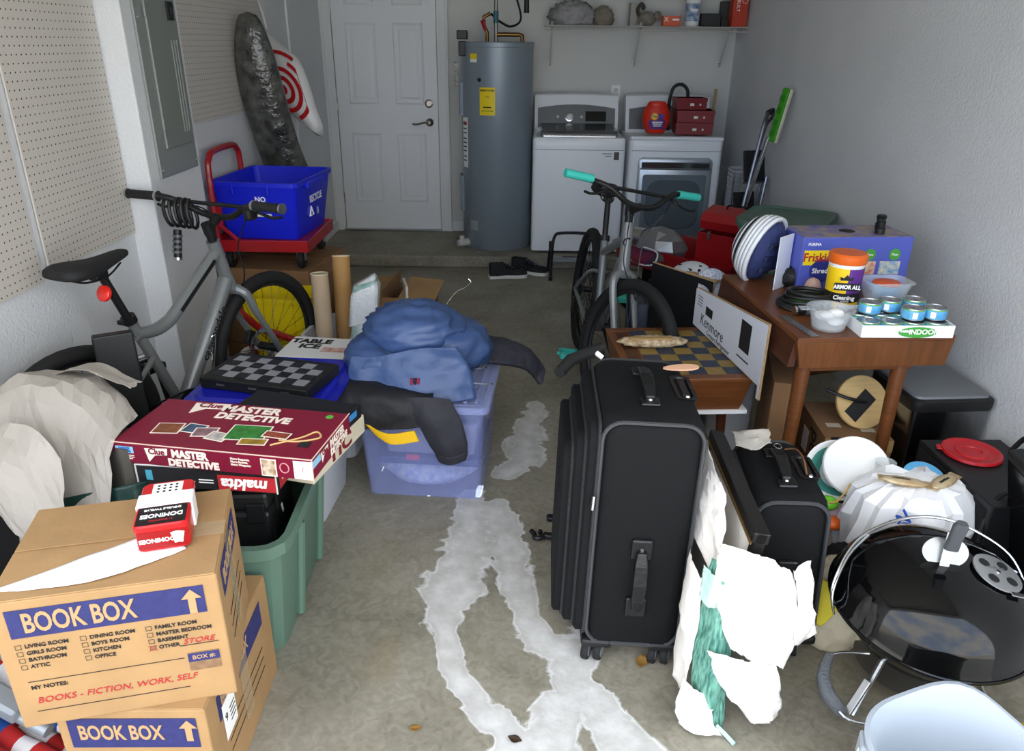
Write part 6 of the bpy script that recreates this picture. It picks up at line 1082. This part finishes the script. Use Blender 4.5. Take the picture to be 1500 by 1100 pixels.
# kettle grill
gb=mat('enamel_black','060607',.07,spec=.45)
GX,GY,GR=1.055,1.575,.235
t=thing('kettle_grill','glossy black portable kettle grill with wire lid bail','grill',(GX,GY,0),0,None,(6,0,0)); LI=Matrix.Rotation(R(-6),4,'X')
zr=.285
obj('bowl',B().loft([circ(r,z,48) for r,z in ((.06,zr-.15),(.11,zr-.135),(.17,zr-.095),(.21,zr-.04),(GR-.008,zr-.004))]),gb,t,smooth=True,ang=60)
prof=[(GR+.004,zr-.006),(GR+.006,zr),(GR+.003,zr+.008),(GR-.003,zr+.02),(GR-.010,zr+.055),(GR-.032,zr+.095),(GR-.075,zr+.125),(GR-.13,zr+.142),(GR-.19,zr+.15),(.001,zr+.152)]
ld=obj('lid',B().loft([circ(r,z,56) for r,z in prof]),gb,t,smooth=True,ang=60)
obj('rim_band',B().tube([( (GR+.006)*math.cos(2*math.pi*i/56),(GR+.006)*math.sin(2*math.pi*i/56),zr+.002) for i in range(56)],.004,6,closed=True),gb,ld,smooth=True)
# lid handle with heat shield
Mh=T(-.012,.0,zr+.145,0,0,-12)
b=B(Mh@T(0,0,.032,70,0,0)); o8=[]
for i in range(32): a=2*math.pi*i/32; o8.append((.052*math.cos(a),.040*math.sin(a)*(1-.30*math.exp(-(math.cos(a)/.3)**2)))) 
b.prism(o8,.002); obj('heat_shield',b,mat('shield_alu','a8aaab',.35,.8),ld)
obj('handle_bracket',B(Mh).box((0,-.012,.045),(.022,.004,.10),(-12,0,0)),white,ld,bev=.002); obj('lid_handle',B(Mh).loft([[Vector((p.x,p.y-.02-z*.1,z+.06)) for p in rrect(w2,.022,.009)] for z,w2 in ((0,.034),(.03,.03),(.075,.034),(.085,.024))]),mat('handle_grey','4b4d50',.5),ld,smooth=True,ang=60)
# damper
nv=(Vector((.115,.01,0))); Md=T(.105,-.035,zr+.142,5,14,0)
dm=obj('damper',B(Md).lathe([(.001,0),(.058,.0),(.058,.004),(.02,.006),(.001,.006)],36),mat('damper_alu','b0b2b2',.4,.7),ld,smooth=True,ang=40)
for k in range(4): a=R(45+90*k); obj('damper_hole',B(Md).lathe([(.001,.0052),(.013,.0052),(.013,.0066),(.001,.0066)],16,(.034*math.cos(a),.034*math.sin(a),0)),ink,dm)
obj('damper_rivet',B(Md).lathe([(.006,.005),(.005,.009),(0,.009)],10),steel,dm); obj('damper_tab',B(Md).box((.02,-.062,.003),(.035,.014,.003)),steel,dm,bev=.002); text('weber',.018,mat('emboss_grey','8a8c8c',.5,.6),dm,Md@T(0,.012,.0068),bold=.0003)
# wire bail over the lid
bail=[(-GR-.005,.0,zr-.02),(-GR-.012,.02,zr+.05),(-GR*.75,.10,zr+.115),(-GR*.3,.14,zr+.152),(.03,.15,zr+.16),(GR*.5,.13,zr+.145),(GR*.9,.08,zr+.10),(GR+.012,.02,zr+.03),(GR+.01,0,zr-.02)]
obj('wire_bail',B().tube(smooth_path(bail,6),.0042,8),steel,t,smooth=True)
bl2=[(-GR-.010,-.02,zr-.02),(-GR-.018,.0,zr+.04),(-GR*.85,.07,zr+.095),(-GR*.6,.11,zr+.13)]
obj('wire_bail',B().tube(smooth_path(bl2,5),.003,8),steel,t,smooth=True)
for a in (215,325,90): obj('leg',B(LI).tube([(.12*math.cos(R(a)),.12*math.sin(R(a)),zr-.12),(.22*math.cos(R(a)),.22*math.sin(R(a)),.004)],.008,8),alu,t,smooth=True)
obj('leg_bracket',B(LI).box((-.185,-.135,.075),(.10,.02,.012),(0,-38,38)),alu,t,bev=.003)
obj('ash_pan',B(LI).loft([circ(r,z,28) for r,z in ((.06,.04),(.12,.055),(.13,.065),(.11,.062))]),mat('ash_steel','77736a',.5,.7),t,smooth=True)
obj('side_bail',B(LI).tube(smooth_path([(-.16,-.10,zr-.10),(-.235,-.05,.12),(-.24,-.17,.06),(-.16,-.20,.05),(-.05,-.20,.06)]),.0035,8),steel,t)
obj('carry_handle',B(LI).loft([[Vector((-.235-.03*math.sin(f*3.1),-.05-.12*f,.12-.06*f))+Vector((p.x,0,p.y)) for p in rrect(.030+.006*math.sin(f*3.1),.034,.012)] for f in (0,.15,.4,.7,1)]),mat('handle_grey2','5a5d60',.55,bump=.4,bscale=150),t,smooth=True,ang=60)
# mop bucket
bk_=mat('bucket_grey','a6afb8',.4)
t=thing('mop_bucket','light grey plastic bucket with pour spout in the right foreground','bucket',(.90,1.075,.0),-20)
def oval(rx,ry,z,spout=0):
    out=[]
    for i in range(48):
        a=2*math.pi*i/48; k=1+spout*max(0,math.cos(a-R(88)))**10
        out.append(Vector((rx*math.cos(a)*k,ry*math.sin(a)*k,z+spout*.25*max(0,math.cos(a-R(88)))**10)))
    return out
b=B(); b.loft([oval(.135,.115,0),oval(.14,.12,.01),oval(.172,.150,.275,.06),oval(.188,.165,.278,.10),oval(.190,.167,.292,.12),oval(.180,.157,.294,.12),oval(.164,.142,.27,.06),oval(.155,.133,.22,.02),oval(.13,.11,.012)]); obj('tub',b,bk_,t,smooth=True,ang=50)
obj('bail',B().tube(smooth_path([(-.186,.0,.255),(-.205,-.05,.22),(-.20,-.10,.12),(-.17,-.16,.04)]),.006,8),white,t,smooth=True); obj('bail_ear',B().box((-.183,.0,.245),(.022,.05,.06)),bk_,t,bev=.005)
obj('measure_mark',B().box((.02,-.02,.014),(.05,.03,.004)),mat('mark_grey','8f989e',.5),t,bev=.002)
t=thing('soil_bag','yellow plastic bag with red label at the bottom right corner','bag',(1.235,1.20,0)); b=lump((0,0,.09),(.12,.13,.11),4,.10,2.2,flat=-.088); obj('sack',b,mat('bag_yellow','e8cc18',.35,bump=.3,bscale=18),t,smooth=True,ang=180)
obj('red_label',B(T(-.085,-.045,.150,0,-38,0)).box((0,0,0),(.03,.10,.003)),redink,t); text('Coral Pla',.013,wink,t,T(-.086,-.045,.153,0,-38,0)@Matrix.Rotation(R(-90),4,'Z')); text('T',.04,ink,t,T(-.02,-.05,.203,0,-10,0)@Matrix.Rotation(R(-70),4,'Z'),bold=.002)
